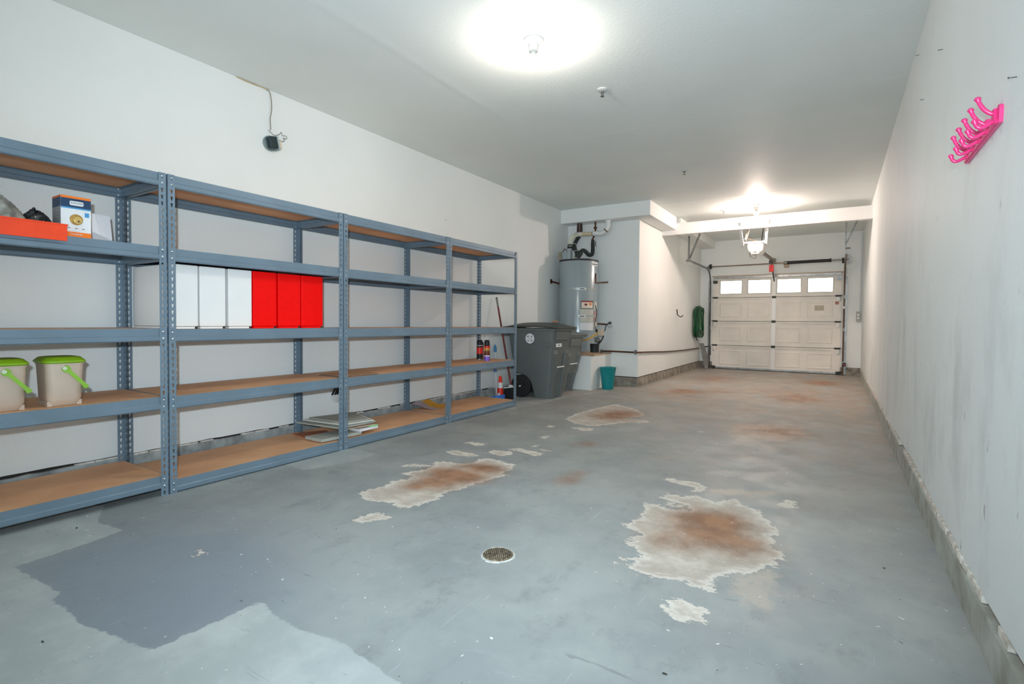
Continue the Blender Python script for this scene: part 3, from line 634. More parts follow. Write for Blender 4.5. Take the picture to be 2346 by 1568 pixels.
# ------------------------------------------------------------------ shelving
BLUE = mat('blue_grey_enamel', (115, 135, 150), .42, .15, var=.05, scale=5)
BLUED = BLUE
ZINC = mat('zinc_rivet', (214, 216, 216), .3, .6)
MDF = mat('particle_board', (228, 180, 138), .75, var=.05, scale=3, c2=(214, 164, 124))
FX, RX = -3.216, -3.778
PH = 1.829
def post_mesh(sx, sy):
    """angle post with its corner at the origin; flanges run towards sx (x) and sy (y); keyhole slots every 38 mm"""
    b = MB(); w = .037; pitch = .0381; n = 48; t = .0018
    hole = []
    for a in (90, 45, 0, -30): hole.append((.0062*math.cos(math.radians(a)), .004+.0062*math.sin(math.radians(a))))
    hole += [(.0034, -.004), (.0032, -.0130), (-.0032, -.0130), (-.0034, -.004)]
    for a in (210, 180, 135): hole.append((.0062*math.cos(math.radians(a)), .004+.0062*math.sin(math.radians(a))))
    nh = len(hole)
    def flange(P):
        # P(u, v, d): u across flange, v up, d depth
        for k in range(n):
            z0 = k*pitch; z1 = min(PH, z0+pitch) if k < n-1 else PH; zc = (z0+z1)/2; u0, u1 = .0, w; uc = .020
            outer = []
            for hx, hz in hole:
                dx, dz = hx, hz-.0; sc = min((u1-uc if dx > 0 else uc-u0)/max(abs(dx), 1e-6), ((z1-zc) if dz > 0 else (zc-z0))/max(abs(dz), 1e-6)); outer.append((uc+dx*sc, zc+dz*sc))
            # corners patch: insert corners as extra triangles
            vs = []; fs = []
            for d in (0, t):
                vs += [P(uc+hx, zc+hz, d) for hx, hz in hole]+[P(u, z, d) for u, z in outer]+[P(u1, z1, d), P(u1, z0, d), P(u0, z0, d), P(u0, z1, d)]
            m_ = 2*nh+4
            for dd in (0, 1):
                o = dd*m_
                for i in range(nh):
                    j_ = (i+1) % nh; a, c = outer[i], outer[j_]; q = [o+i, o+j_, o+nh+j_, o+nh+i]; fs.append(tuple(q))
                    same = (abs(a[0]-c[0]) < 1e-7) or (abs(a[1]-c[1]) < 1e-7)
                    if not same:
                        mx_, mz_ = (a[0]+c[0])/2, (a[1]+c[1])/2; kx = 0 if mx_ > uc else 2
                        cr = {(1, 1): 0, (1, 0): 1, (0, 0): 2, (0, 1): 3}[(int(mx_ > uc), int(mz_ > zc))]
                        fs.append((o+nh+i, o+nh+j_, o+2*nh+cr))
            for i in range(nh): fs.append((i, (i+1) % nh, m_+(i+1) % nh, m_+i))
            b.add(vs, fs)
    flange(lambda u, v, d: (d*sx, u*sy, v)); flange(lambda u, v, d: (u*sx, d*sy, v))
    return b
NOCALC = {}
def raw_mesh(b, name, mats):
    me = bpy.data.meshes.new(name); me.from_pydata(b.v, [], b.f)
    for m_ in mats: me.materials.append(m_)
    me.update(); return me
POSTM = {(sx, sy): raw_mesh(post_mesh(sx, sy), 'post', [BLUE]) for sx in (1, -1) for sy in (1, -1)}
rv = MB().lathe([(.0052, 0), (.0048, .0018), (.002, .003)], (0, 0, 0), 10, Matrix.Rotation(math.pi/2, 3, 'Y')); RIVM = raw_mesh(rv, 'rivet', [ZINC])
def link(name, me, parent, loc=(0, 0, 0)):
    o = bpy.data.objects.new(name, me); COL.objects.link(o)
    if parent is not None: o.parent = parent
    o.location = loc; return o
def beam_profile(h=.072):
    return [(0, 0), (0, -.54*h), (.0055, -.62*h), (.0055, -.92*h), (.0, -h), (-.012, -h), (-.012, -h+.0016), (-.0015, -h+.0016), (.0038, -.91*h), (.0038, -.64*h), (-.0016, -.57*h), (-.0016, -.018), (-.026, -.018), (-.026, -.0165), (-.0016, -.0165), (-.0016, 0)]
def shelf_unit(y0, y1, levels, label):
    t = thing('shelving_unit', label, 'shelving unit', (FX, (y0+y1)/2, 0), 'grey-blue rivet shelving units along the left wall')
    oy = (y0+y1)/2
    for x, y, k in ((FX, y0, (-1, 1)), (FX, y1, (-1, -1)), (RX, y0, (1, 1)), (RX, y1, (1, -1))): link('post', POSTM[k], t, (x-FX, y-oy, 0))
    pr = beam_profile()
    ln = MB().prism([(x, z) for x, z in pr], y0-oy+.004, y1-oy-.004, 'y').mesh('beam', BLUE)
    lb = MB().prism([(-x, z) for x, z in pr], y0-oy+.004, y1-oy-.004, 'y').mesh('beam', BLUE)
    D = FX-RX; ps = [(x, z) for x, z in beam_profile(.068)]
    # side beams: profile in y-z extruded along x
    sl = MB().prism([(-x, z) for x, z in ps], -D+.004, -.004, 'x').mesh('side_beam', BLUE)
    sr = MB().prism([(x, z) for x, z in ps], -D+.004, -.004, 'x').mesh('side_beam', BLUE)
    bd = MB().box(-D+.007, -.007, y0-oy+.008, y1-oy-.008, -.0135, -.0008).mesh('shelf_board', MDF)
    for z in levels:
        f = link('beam', ln, t, (-.0058, 0, z)); r = link('beam', lb, t, (-D+.0058, 0, z))
        for yy in (y0-oy+.020, y1-oy-.020):
            for dz in (-.017, -.055):
                link('rivet', RIVM, f, (.0060, yy, dz))
                o = link('rivet', RIVM, r, (.0, yy, dz))
        link('side_beam', sl, t, (0, y0-oy+.0058, z)); link('side_beam', sr, t, (0, y1-oy-.0058, z))
        link('shelf_board', bd, t, (0, 0, z))
    return t
LV = {1: [.115, .566, .953, 1.414, 1.827], 2: [.077, .562, .949, 1.410, 1.827], 3: [.077, .558, .944, 1.407, 1.827], 4: [.075, .553, .940, 1.404, 1.827]}
shelf_unit(.190, 1.427, LV[1], 'grey-blue metal shelving unit cut by the left edge, holding the green-lidded pails')
shelf_unit(1.436, 2.658, LV[2], 'grey-blue metal shelving unit holding the white and red boxes')
shelf_unit(2.668, 3.937, LV[3], 'grey-blue metal shelving unit with cardboard at its left end, third from the left edge')
shelf_unit(3.945, 5.206, LV[4], 'grey-blue metal shelving unit beside the bins, holding two spray cans')

# ------------------------------------------------------------------ white and red boxes
BWH = mat('white_box_board', (236, 236, 234), .45, var=.01); BRD = mat('red_box_board', (250, 0, 0), .6, var=.02, scale=40, spec=.2)
zb = .9495
bx = [(1.448, 1.604, 0, 'white box at the left end of the row, its long grey side showing'), (1.610, 1.768, 0, 'middle white box of the three, between its white neighbours'),
      (1.782, 1.938, 0, 'white box standing directly left of the first red box'), (1.944, 2.112, 1, 'red box standing directly right of the white boxes'),
      (2.124, 2.298, 1, 'middle red box of the three in the row'), (2.304, 2.486, 1, 'red box at the right end of the row')]
for y0, y1, r, lab in bx:
    y0, y1 = y0*1.019, y1*1.019
    zz = zb if y0 > 1.44 else zb
    t = thing('storage_box', lab, 'box', (-3.5, (y0+y1)/2, zz), 'white boxes on the middle shelf' if not r else 'red boxes on the middle shelf')
    M = BRD if r else BWH
    part('body', MB().cbox((-3.53, (y0+y1)/2, zz+.198), (.48, y1-y0-.004, .368), bev=.003), M, t)
    part('base_flange', MB().box(-3.76, -3.290, y0+.004, y1-.022, zz, zz+.012), M, t)
    part('foot', MB().box(-3.75, -3.30, y1-.02, y1-.002, zz+.0, zz+.013), DKSTEEL, t)

# ------------------------------------------------------------------ compost pails
PAIL = mat('beige_pail_plastic', (204, 184, 166), .5, var=.04, scale=4); GREEN = mat('lime_green_plastic', (136, 182, 30), .35, var=.05); GREENH = mat('lime_handle', (142, 192, 60), .4)
def pail(x, y, z, rot, lab):
    t = thing('compost_pail', lab, 'pail', (x, y, z), 'beige pails with green lids')
    def R(b):
        c, s_ = math.cos(rot), math.sin(rot); b.v = [(x+c*p[0]-s_*p[1], y+s_*p[0]+c*p[1], z+p[2]) for p in b.v]; return b
    lv = [(0, 0, 0, .078, .054, .02), (0, 0, .006, .084, .060, .03), (0, 0, .035, .096, .070, .034), (0, 0, .10, .099, .072, .034), (0, 0, .215, .104, .077, .034)]
    part('body', R(rrloft(MB(), lv)), PAIL, t, True)
    for sy in (-1, 1): part('foot', R(MB().prism([(-.075, sy*.048), (.078, sy*.048), (.078, sy*.068), (-.075, sy*.068)], 0, .024, 'z')), PAIL, t)
    part('rim', R(rrloft(MB(), [(0, 0, .208, .107, .080, .036), (0, 0, .216, .107, .080, .036)])), PAIL, t, True)
    part('lid', R(rrloft(MB(), [(0, 0, .214, .109, .082, .04), (0, 0, .220, .116, .088, .044), (0, 0, .226, .115, .087, .044), (0, 0, .244, .094, .070, .038), (0, 0, .246, .080, .056, .03)])), GREEN, t, True)
    h = MB(); side = .108; ang = math.radians(-50)
    def hp(u, v): return (side+.008, u*math.cos(ang)-v*math.sin(ang), .186+u*math.sin(ang)+v*math.cos(ang))
    for sx in (-1, 1):
        prof = [(-.016, -.010), (-.007, -.017), (.008, -.016), (.018, -.0085), (.10, -.008), (.128, -.013), (.128, .009), (.10, .0085), (.018, .0085), (.008, .016), (-.007, .017), (-.016, .010)]
        vs = []
        for d in (0, .006):
            for u, v in prof: p = hp(u, v); vs.append((sx*(p[0]-.006+d), p[1], p[2]))
        n = len(prof); h.add(vs, [tuple(range(n)), tuple(range(n, 2*n))]+[(i, (i+1) % n, n+(i+1) % n, n+i) for i in range(n)])
    a = hp(.122, 0); h.tube([(-side-.005, a[1], a[2]), (side+.005, a[1], a[2])], .011, 8)
    hd = part('handle', R(h), GREENH, t)
    part('pivot', R(MB().tube([(side-.004, -.008, .19), (side+.014, -.008, .19)], .009, 12)), mat('pale_pivot', (214, 226, 200), .3), t, True)
    q = MB(); q.cbox((0, .082, .185), (.05, .012, .02)); part('hinge', R(q), GREEN, t)
pail(-3.372, .992, .5665, math.radians(-3), 'beige pail with lime green lid, nearer the shelf posts')
pail(-3.368, .770, .5665, math.radians(-3), 'beige pail with lime green lid, cut off by the left edge')

# ------------------------------------------------------------------ deadbolt carton, orange tray, bags, sheet
z2 = 1.414
def quadmat(o, x, y): return frame(o, x, y)
t = thing('lock_carton', 'small blue, white and orange carton with a picture of a brass deadbolt', 'carton', (-3.29, 1.0, z2))
p0 = un(140, 538, z=z2); p1 = un(209, 546, z=z2)
fx = -3.255; A = un(140, 540, x=fx); B = un(209, 547, x=fx)
ya, yb = A[1], B[1]; Hc = .203; Dc = .110
NAVY = mat('carton_navy', (28, 62, 98), .5); ORG_ = mat('carton_orange', (255, 128, 22), .5); CW = mat('carton_white', (232, 234, 236), .5); CB = mat('carton_sky_blue', (72, 152, 206), .5); CG = mat('carton_grey', (150, 152, 154), .6); BRASS = mat('brass_print', (190, 150, 78), .35, .4, var=.2, scale=30)
q = MB(); q.box(fx-Dc, fx, ya, yb, z2, z2+Hc); part('box', q, CW, t)
e = .0008
for nm, a, c, M in (('orange_band', 0, .028, ORG_), ('dark_hem', -.0, .004, DKSTEEL), ('blue_stripe', .143, .150, CB), ('navy_band', .150, .194, NAVY), ('orange_band', .194, .2055, ORG_)):
    part(nm, MB().box(fx, fx+e, ya, yb, z2+a+(.004 if nm == 'orange_band' and a == 0 else 0), z2+c), M, t)
for nm, a, c, M in (('side_print', .004, .15, CG), ('side_print', .15, .196, NAVY), ('orange_band', .196, .2055, mat('carton_orange_dim', (214, 104, 34), .5)), ('orange_band', 0, .02, ORG_)):
    part(nm, MB().box(fx-Dc, fx-.002, ya-e, ya, z2+a, z2+c), M, t)
q = MB()
for k in range(6): q.box(fx-Dc+.012, fx-.045, ya-e*1.6, ya-e, z2+.05+k*.014, z2+.053+k*.014); q.box(fx-.038, fx-.01, ya-e*1.6, ya-e, z2+.06+k*.015, z2+.063+k*.015)
part('fine_print', q, mat('print_grey', (108, 110, 112), .6), t)
part('top_flap', MB().box(fx-Dc, fx, ya, yb, z2+Hc, z2+Hc+.001), ORG_, t)
yc = (ya+yb)/2; up = (0, 0, 1); rt = (0, 1, 0)
part('logo_plate', MB().prism([(y+yc+.002, z+z2+.171) for y, z in rrect(.028, .011, .006)], fx+e, fx+e*2, 'x'), CW, t)
text('logo_lettering', 'SCHLAGE', .0115, frame((fx+e*2.2, yc+.002, z2+.172), rt, up), NAVY, t)
q = MB(); q.tube(bez([(fx+e, yc-.016, z2+.187), (fx+e, yc-.006, z2+.189), (fx+e, yc, z2+.186), (fx+e, yc+.008, z2+.189), (fx+e, yc+.02, z2+.186)], 4), .0012, 5); part('hang_slot', q, BLACK, t)
RY = Matrix.Rotation(math.pi/2, 3, 'Y')
part('deadbolt_picture', MB().lathe([(.027, 0), (.027, .002), (.020, .003)], (fx+e, yc+.0, z2+.09), 28, RY), BRASS, t, True)
part('deadbolt_picture', MB().lathe([(.018, 0), (.018, .003), (.0165, .0035)], (fx+e*3, yc+.006, z2+.087), 24, RY), mat('brass_print_light', (214, 180, 108), .35, .3), t, True)
part('keyhole_print', MB().lathe([(.004, 0), (.004, .001)], (fx+.0062, yc+.008, z2+.082), 12, RY), DKSTEEL, t)
part('blue_flash', MB().box(fx, fx+e, yb-.026, yb-.008, z2+.108, z2+.130), CB, t)
q = MB()
for k in (-.03, -.0, .028): q.tube([(fx+e, yc+k-.005, z2+.046), (fx+e, yc+k+.006, z2+.047)], .0018, 5)
part('icons', q, mat('print_grey', (108, 110, 112), .6), t)
text('product_lettering', 'Deadbolt', .013, frame((fx+e*2, yc, z2+.017), rt, up), CW, t)
# leaning white sheet beside the carton
q = MB(); c0 = un(211, 547, z=z2); yL, yR = 1.150, 1.246; xs0 = -3.40
q.add([(xs0, yL, z2), (xs0-.02, yR, z2), (xs0-.035, yL, z2+.165), (xs0-.055, yR, z2+.165), (xs0-.006, yL, z2), (xs0-.026, yR, z2), (xs0-.041, yL, z2+.165), (xs0-.061, yR, z2+.165)],
      [(0,1,3,2),(4,6,7,5),(0,4,5,1),(2,3,7,6),(0,2,6,4),(1,5,7,3)])
t = thing('paper_sheet', 'white sheet leaning on the shelf right of the deadbolt carton', 'paper', (xs0, 1.17, z2))
part('sheet', q, mat('white_paper', (238, 240, 246), .6, var=.01), t)
q = MB(); q.add([(xs0+.002, yL+.001, z2+.001), (xs0-.018, yR-.001, z2+.001), (xs0-.0035, yR-.003, z2+.022), (xs0-.008, yL+.001, z2+.062)], [(0, 1, 2, 3)]); part('folded_corner', q, mat('grey_paper', (196, 200, 206), .6), t)
# orange tray with bags
ORA = mat('orange_plastic', (255, 72, 22), .45, var=.04, scale=30)
ty1 = .979; t = thing('orange_tray', 'shallow orange plastic tray at the left edge of the upper shelf', 'tray', (-3.25, .7, z2))
tz0 = z2+.002; q = MB()
TX0, TX1, TY0 = -3.46, -3.2035, .45
for x0, x1, y0, y1, a, c in ((TX0+.005, TX1-.005, TY0+.005, ty1-.005, 0, .006), (TX0, TX0+.005, TY0, ty1, 0, .052), (TX1-.005, TX1, TY0, ty1, -.030, .052), (TX0, TX1-.005, TY0, TY0+.005, 0, .052), (TX0, TX1-.005, ty1-.005, ty1, 0, .052)): q.box(x0, x1, y0, y1, tz0+a-.0, tz0+c)
part('tray', q, ORA, t)
part('rim', MB().box(TX1, TX1+.003, TY0, ty1+.003, tz0+.045, tz0+.052).box(TX0, TX1, ty1, ty1+.003, tz0+.045, tz0+.052), ORA, t)
def bag(name, lab, c, r, mt, seed, amp=.25, grp=None):
    rs = np.random.default_rng(seed); b = MB(); n1, n2 = 22, 40; ph = rs.uniform(0, 6.28, (6,)); fr = rs.integers(2, 7, (6,)); vs = []
    for i in range(n1+1):
        th = math.pi/2*i/n1
        for k in range(n2):
            a = 2*math.pi*k/n2; w = 1+amp*sum(math.sin(fr[m_]*a+ph[m_]+th*fr[(m_+1) % 6])/(2.2+m_) for m_ in range(5))+rs.uniform(-.03, .03)
            vs.append((c[0]+r[0]*math.sin(th)*math.cos(a)*w if i else c[0], c[1]+r[1]*math.sin(th)*math.sin(a)*w if i else c[1], c[2]+r[2]*math.cos(th)*(w if i else 1)))
    fs = [(i*n2+k, i*n2+(k+1) % n2, (i+1)*n2+(k+1) % n2, (i+1)*n2+k) for i in range(1, n1) for k in range(n2)]+[(k, (k+1) % n2, n2+(k+1) % n2, n2+k) for k in range(n2)]
    b.add(vs, fs); o = solo(name, b, mt, lab, 'bag', smooth=True); return o
bag('plastic_bag', 'crumpled translucent grey plastic bag bulging out of the orange tray', (-3.32, .765, z2+.02), (.08, .085, .125), mat('grey_film', (160, 160, 152), .22, var=.25, scale=14, spec=.8, bump=.6, bscale=18), 4)
bag('black_bag', 'crumpled black plastic bag in the orange tray beside the carton', (-3.345, .903, z2+.02), (.055, .055, .100), mat('black_film', (44, 47, 50), .2, var=.3, scale=14, spec=.9, bump=.6, bscale=16), 9)
q = MB()
for z_, yy in ((z2+.223, .795), (z2+.193, .795), (z2+.165, .72)): q.add([(-3.40, .45, z_+.012), (-3.40, .45, z_-.012), (-3.40, yy, z_), (-3.42, .45, z_+.012), (-3.42, .45, z_-.012)], [(0, 1, 2), (3, 2, 4), (0, 2, 3), (1, 4, 2), (0, 3, 4, 1)])
q.box(-3.43, -3.39, .47, .52, z2+.009, z2+.26)
solo('spiked_plastic_tool', q, BLACK, 'black pointed plastic tips jutting in at the left edge above the bags', 'tool')

# ------------------------------------------------------------------ boards, cardboard, paper on the shelves
def slab(name, pts, z, th, mt, lab, cat, grp=None, bend=0):
    g = []; n = 6
    P = [np.array(p, float) for p in pts]
    for i in range(n+1):
        row = []
        for j_ in range(n+1):
            u, v = i/n, j_/n; p = P[0]*(1-u)*(1-v)+P[1]*u*(1-v)+P[2]*u*v+P[3]*(1-u)*v
            row.append((p[0], p[1], z+th+bend*((u-.5)**2+(v-.5)**2)))
        g.append(row)
    return solo(name, MB().sheet(g, th), mt, lab, cat, grp)
GG = mat('grey_green_board', (168, 172, 164), .7, var=.04); BRC = mat('brown_cardboard', (176, 134, 98), .8, var=.08, scale=6); BRC2 = mat('dark_cardboard', (140, 112, 96), .8, var=.1); OWH = mat('off_white_board', (224, 224, 216), .7, var=.03); MINT = mat('mint_print', (150, 216, 150), .6)
z0 = LV[2][0]
G = 'loose boards piled on the bottom shelf'
slab('board', [(-3.720, 2.57), (-3.330, 2.50), (-3.262, 2.70), (-3.610, 2.80)], z0, .008, mat('rust_cardboard', (170, 104, 72), .8), 'rusty brown card at the very bottom of the board pile', 'board', G)
slab('board', [(-3.460, 2.50), (-3.262, 2.50), (-3.235, 2.86), (-3.430, 2.90)], z0+.0085, .022, GG, 'pale green-grey board jutting left under the pile', 'board', G)
slab('board', [(-3.430, 2.850), (-3.235, 2.840), (-3.235, 3.035), (-3.430, 3.070)], z0+.031, .018, mat('white_print', (232, 228, 230), .6), 'white printed packet near the bottom of the pile', 'board', G)
slab('board', [(-3.310, 2.965), (-3.235, 2.960), (-3.235, 3.035), (-3.310, 3.040)], z0+.0495, .012, MINT, 'mint green card at the right end of the pile', 'board', G)
slab('board', [(-3.720, 2.710), (-3.280, 2.710), (-3.235, 3.010), (-3.630, 3.090)], z0+.062, .006, mat('tan_board', (206, 178, 150), .7), 'tan board in the middle of the pile', 'board', G)
slab('board', [(-3.732, 2.670), (-3.300, 2.690), (-3.245, 2.990), (-3.630, 3.110)], z0+.0685, .012, BRC2, 'dark brown corrugated card in the middle of the pile', 'board', G)
slab('board', [(-3.732, 2.610), (-3.262, 2.655), (-3.235, 3.010), (-3.610, 3.140)], z0+.082, .010, GG, 'large grey board under the two topmost ones', 'board', G, .006)
slab('board', [(-3.732, 2.670), (-3.290, 2.710), (-3.235, 2.990), (-3.610, 3.130)], z0+.0965, .007, OWH, 'off-white board second from the top of the pile', 'board', G, .004)
slab('board', [(-3.730, 2.730), (-3.330, 2.750), (-3.270, 2.970), (-3.630, 3.110)], z0+.1065, .006, GG, 'grey board lying on top of the pile', 'board', G, .004)
z4 = LV[3][1]
slab('cardboard_sheet', [(-3.56, 2.69), (-3.26, 2.70), (-3.222, 3.02), (-3.45, 3.06)], z4+.0002, .004, BRC2, 'lower flat cardboard sheet on the second shelf from the floor', 'cardboard', 'flattened cardboard', .002)
slab('cardboard_sheet', [(-3.55, 2.70), (-3.27, 2.71), (-3.225, 3.04), (-3.44, 3.07)], z4+.0062, .004, BRC, 'upper flat cardboard sheet on the second shelf from the floor', 'cardboard', 'flattened cardboard', .004)
# yellow and grey sack draped between curb and shelf
g = []; n = 10; za = LV[4][0]
for i in range(n+1):
    u = i/n; row = []
    for j_ in range(7):
        v = j_/6; x = -3.80+.25*u; y = 4.05+.26*v+.06*u; z = za+.006+.05*(1-u)**2.0+.012*math.sin(v*5+u*3)**2*(1-u)+.003*(v)
        row.append((x, y, z))
    g.append(row)
b = MB().sheet(g, .003); b.mi = [0 if b.v[f[0]][1] > 4.16 else 1 for f in b.f]
solo('paper_sack', b, [mat('sack_yellow', (226, 160, 22), .6, var=.1), mat('sack_grey', (176, 160, 164), .5, var=.12)], 'crumpled yellow and grey packet on the bottom shelf against the curb', 'packet', smooth=True)
# spray cans
def can(x, y, z, h, r, lab, grp, cols):
    t = thing('spray_can', lab, 'spray can', (x, y, z), grp)
    part('body', MB().lathe([(r*.96, 0), (r, .004), (r, h*.74), (r*.9, h*.77)], (x, y, z), 24), cols[0], t, True)
    part('cap', MB().lathe([(r*.92, h*.765), (r*.95, h*.8), (r*.93, h*.9), (r*.8, h*.97), (r*.62, h)], (x, y, z), 24), BLACK, t, True)
    for a, c, M in cols[1]: part('label_band', MB().lathe([(r*1.012, h*a), (r*1.012, h*c)], (x, y, z), 24, cap=False), M, t, True)
    part('rim', MB().lathe([(r*.99, -.0), (r*1.03, .002), (r*.99, .006)], (x, y, z), 24), STEEL, t, True)
    return t
CRED = mat('can_red', (236, 30, 16), .35); CDR = mat('can_dark_red', (120, 36, 22), .35, c2=(60, 24, 18), scale=40); CYEL = mat('can_yellow', (240, 200, 40), .35, c2=(200, 80, 30), scale=60); CP = mat('can_purple', (112, 76, 200), .35, c2=(150, 110, 220), scale=50)
z5 = LV[4][1]
t = can(-3.40, 4.855, z5, .24, .033, 'spray can with a yellow, red and purple label', 'insect spray cans', (BLACK, [(.0, .22, CP), (.22, .27, CW), (.27, .55, CDR), (.38, .62, CYEL), (.62, .72, CRED)]))
dr = Vector((3.40, -4.855, 0)).normalized(); rt_ = Vector((-dr.y, dr.x, 0))
text('can_lettering', 'RAID', .030, frame(Vector((-3.40, 4.855, z5+.125))+dr*.0345, rt_, (0, 0, 1)), CYEL, t)
t = can(-3.575, 4.955, z5, .235, .036, 'black and red spray can, half hidden by the rear shelf post', 'insect spray cans', (BLACK, [(.0, .05, STEEL), (.30, .62, CRED), (.62, .70, BLACK), (.7, .73, CW)]))
t = can(-3.615, 5.045, z5, .21, .030, 'spray can with a grey and pink label, mostly hidden behind the black one', 'insect spray cans', (mat('can_grey', (120, 116, 100), .4, c2=(170, 90, 100), scale=40), []))

# ------------------------------------------------------------------ things behind the end of the shelves
CONEO = mat('cone_orange', (240, 50, 20), .45); CONEW = mat('cone_white', (240, 240, 236), .5)
x, y = -3.46, 5.50
zt = un(1145, 862, y=y)[2]; x = un(1146, 890, y=y)[0]
t = thing('traffic_cone', 'small orange traffic cone with a white band', 'cone', (x, y, 0))
def cone_r(z): return .052-(.052-.018)*z/zt
part('body', MB().lathe([(cone_r(.01), .01), (cone_r(.08), .08), (cone_r(.19), .19), (cone_r(zt-.01), zt-.01), (.014, zt)], (x, y, 0), 24), CONEO, t, True)
part('white_band', MB().lathe([(cone_r(.155)+.001, .155), (cone_r(.225)+.001, .225)], (x, y, 0), 24, cap=False), CONEW, t, True)
part('base', MB().prism([(x+a, y+c) for a, c in rrect(.085, .085, .02)], 0, .012, 'z'), CONEO, t)
q = MB().cbox((x+.048, y-.02, .075), (.004, .035, .05)); part('tag', MB().box(x-.005, x+.033, y-.055, y-.053, .045, .095), CW, t)
# blue dustpan
x2, y2 = un(1128, 905, y=5.28)[0], 5.25
q = MB(); q.add([(x2-.13, y2, .01), (x2+.11, y2-.06, .0), (x2+.12, y2+.14, .0), (x2-.12, y2+.12, .01), (x2+.10, y2-.055, .10), (x2+.115, y2+.135, .095), (x2-.12, y2+.005, .03), (x2-.11, y2+.115, .03)], [(0,3,2,1),(1,2,5,4),(0,1,4,6),(2,3,7,5),(6,4,5,7),(0,6,7,3)])
t = thing('dustpan', 'bright blue dustpan lying on the floor beside the cone', 'dustpan', (x2, y2+.04, 0))
part('pan', q, mat('dustpan_blue', (40, 120, 214), .4), t); part('handle', MB().tube([(x2-.12, y2+.06, .02), (x2-.26, y2+.1, .03)], .012, 8), mat('clear_plastic', (196, 204, 206), .3), t, True)
# white pole with blue grip
py_ = 5.60; a = un(1134, 790, y=py_); c = un(1138, 903, y=py_); g1 = un(1134.6, 807, y=py_)
t = thing('long_handled_brush', 'thin white pole with a blue grip, upright against the wall behind the shelves', 'brush', (c[0], py_, 0))
part('pole', MB().tube([(c[0], py_, .0), tuple(g1)], .011, 10), mat('white_pole', (214, 218, 220), .4), t, True)
part('grip', MB().tube([tuple(g1), tuple(g1*.4+a*.6), tuple(a)], [.019, .021, .009], 12), mat('grip_blue', (62, 128, 180), .45), t, True)
g2 = un(1135, 846, y=py_); g3 = un(1135, 853, y=py_); part('collar', MB().tube([tuple(g2), tuple(g3)], .019, 12), mat('grip_blue_pale', (90, 130, 190), .45), t, True)
# push broom with red-brown handle
b0 = un(1171, 886, y=5.55); b1 = un(1138, 684, y=5.62)
t = thing('broom', 'push broom with a red-brown handle and wide black head leaning on the wall', 'broom', (b0[0], 5.55, 0))
RB = mat('red_brown_handle', (112, 32, 30), .35, var=.15)
part('handle', MB().tube([tuple(b0), tuple(b0*.1+b1*.9)], .0125, 10), RB, t, True)
part('grip', MB().tube([tuple(b0*.1+b1*.9), tuple(b0*.03+b1*.97), tuple(b1)], [.0135, .0135, .0155], 10), mat('grip_grey', (120, 116, 108), .4), t, True)
part('end_cap', MB().tube([tuple(b1), tuple(b1*1.012-b0*.012)], [.016, .010], 10), BLACK, t, True)
part('socket', MB().cbox((b0[0], 5.54, b0[2]-.005), (.04, .03, .055)), STEELW, t)
hx0, hx1 = un(1157, 905, y=5.53)[0], un(1180, 900, y=5.53)[0]
part('head', MB().prism([(hx0, .0), (hx1, .0), (hx1, .175), (hx0, .15)], 5.50, 5.55, 'y'), BLACK, t)
part('scraper_edge', MB().prism([(hx0, .152), (hx1, .177), (hx1, .19), (hx0, .163)], 5.495, 5.555, 'y'), STEELW, t)

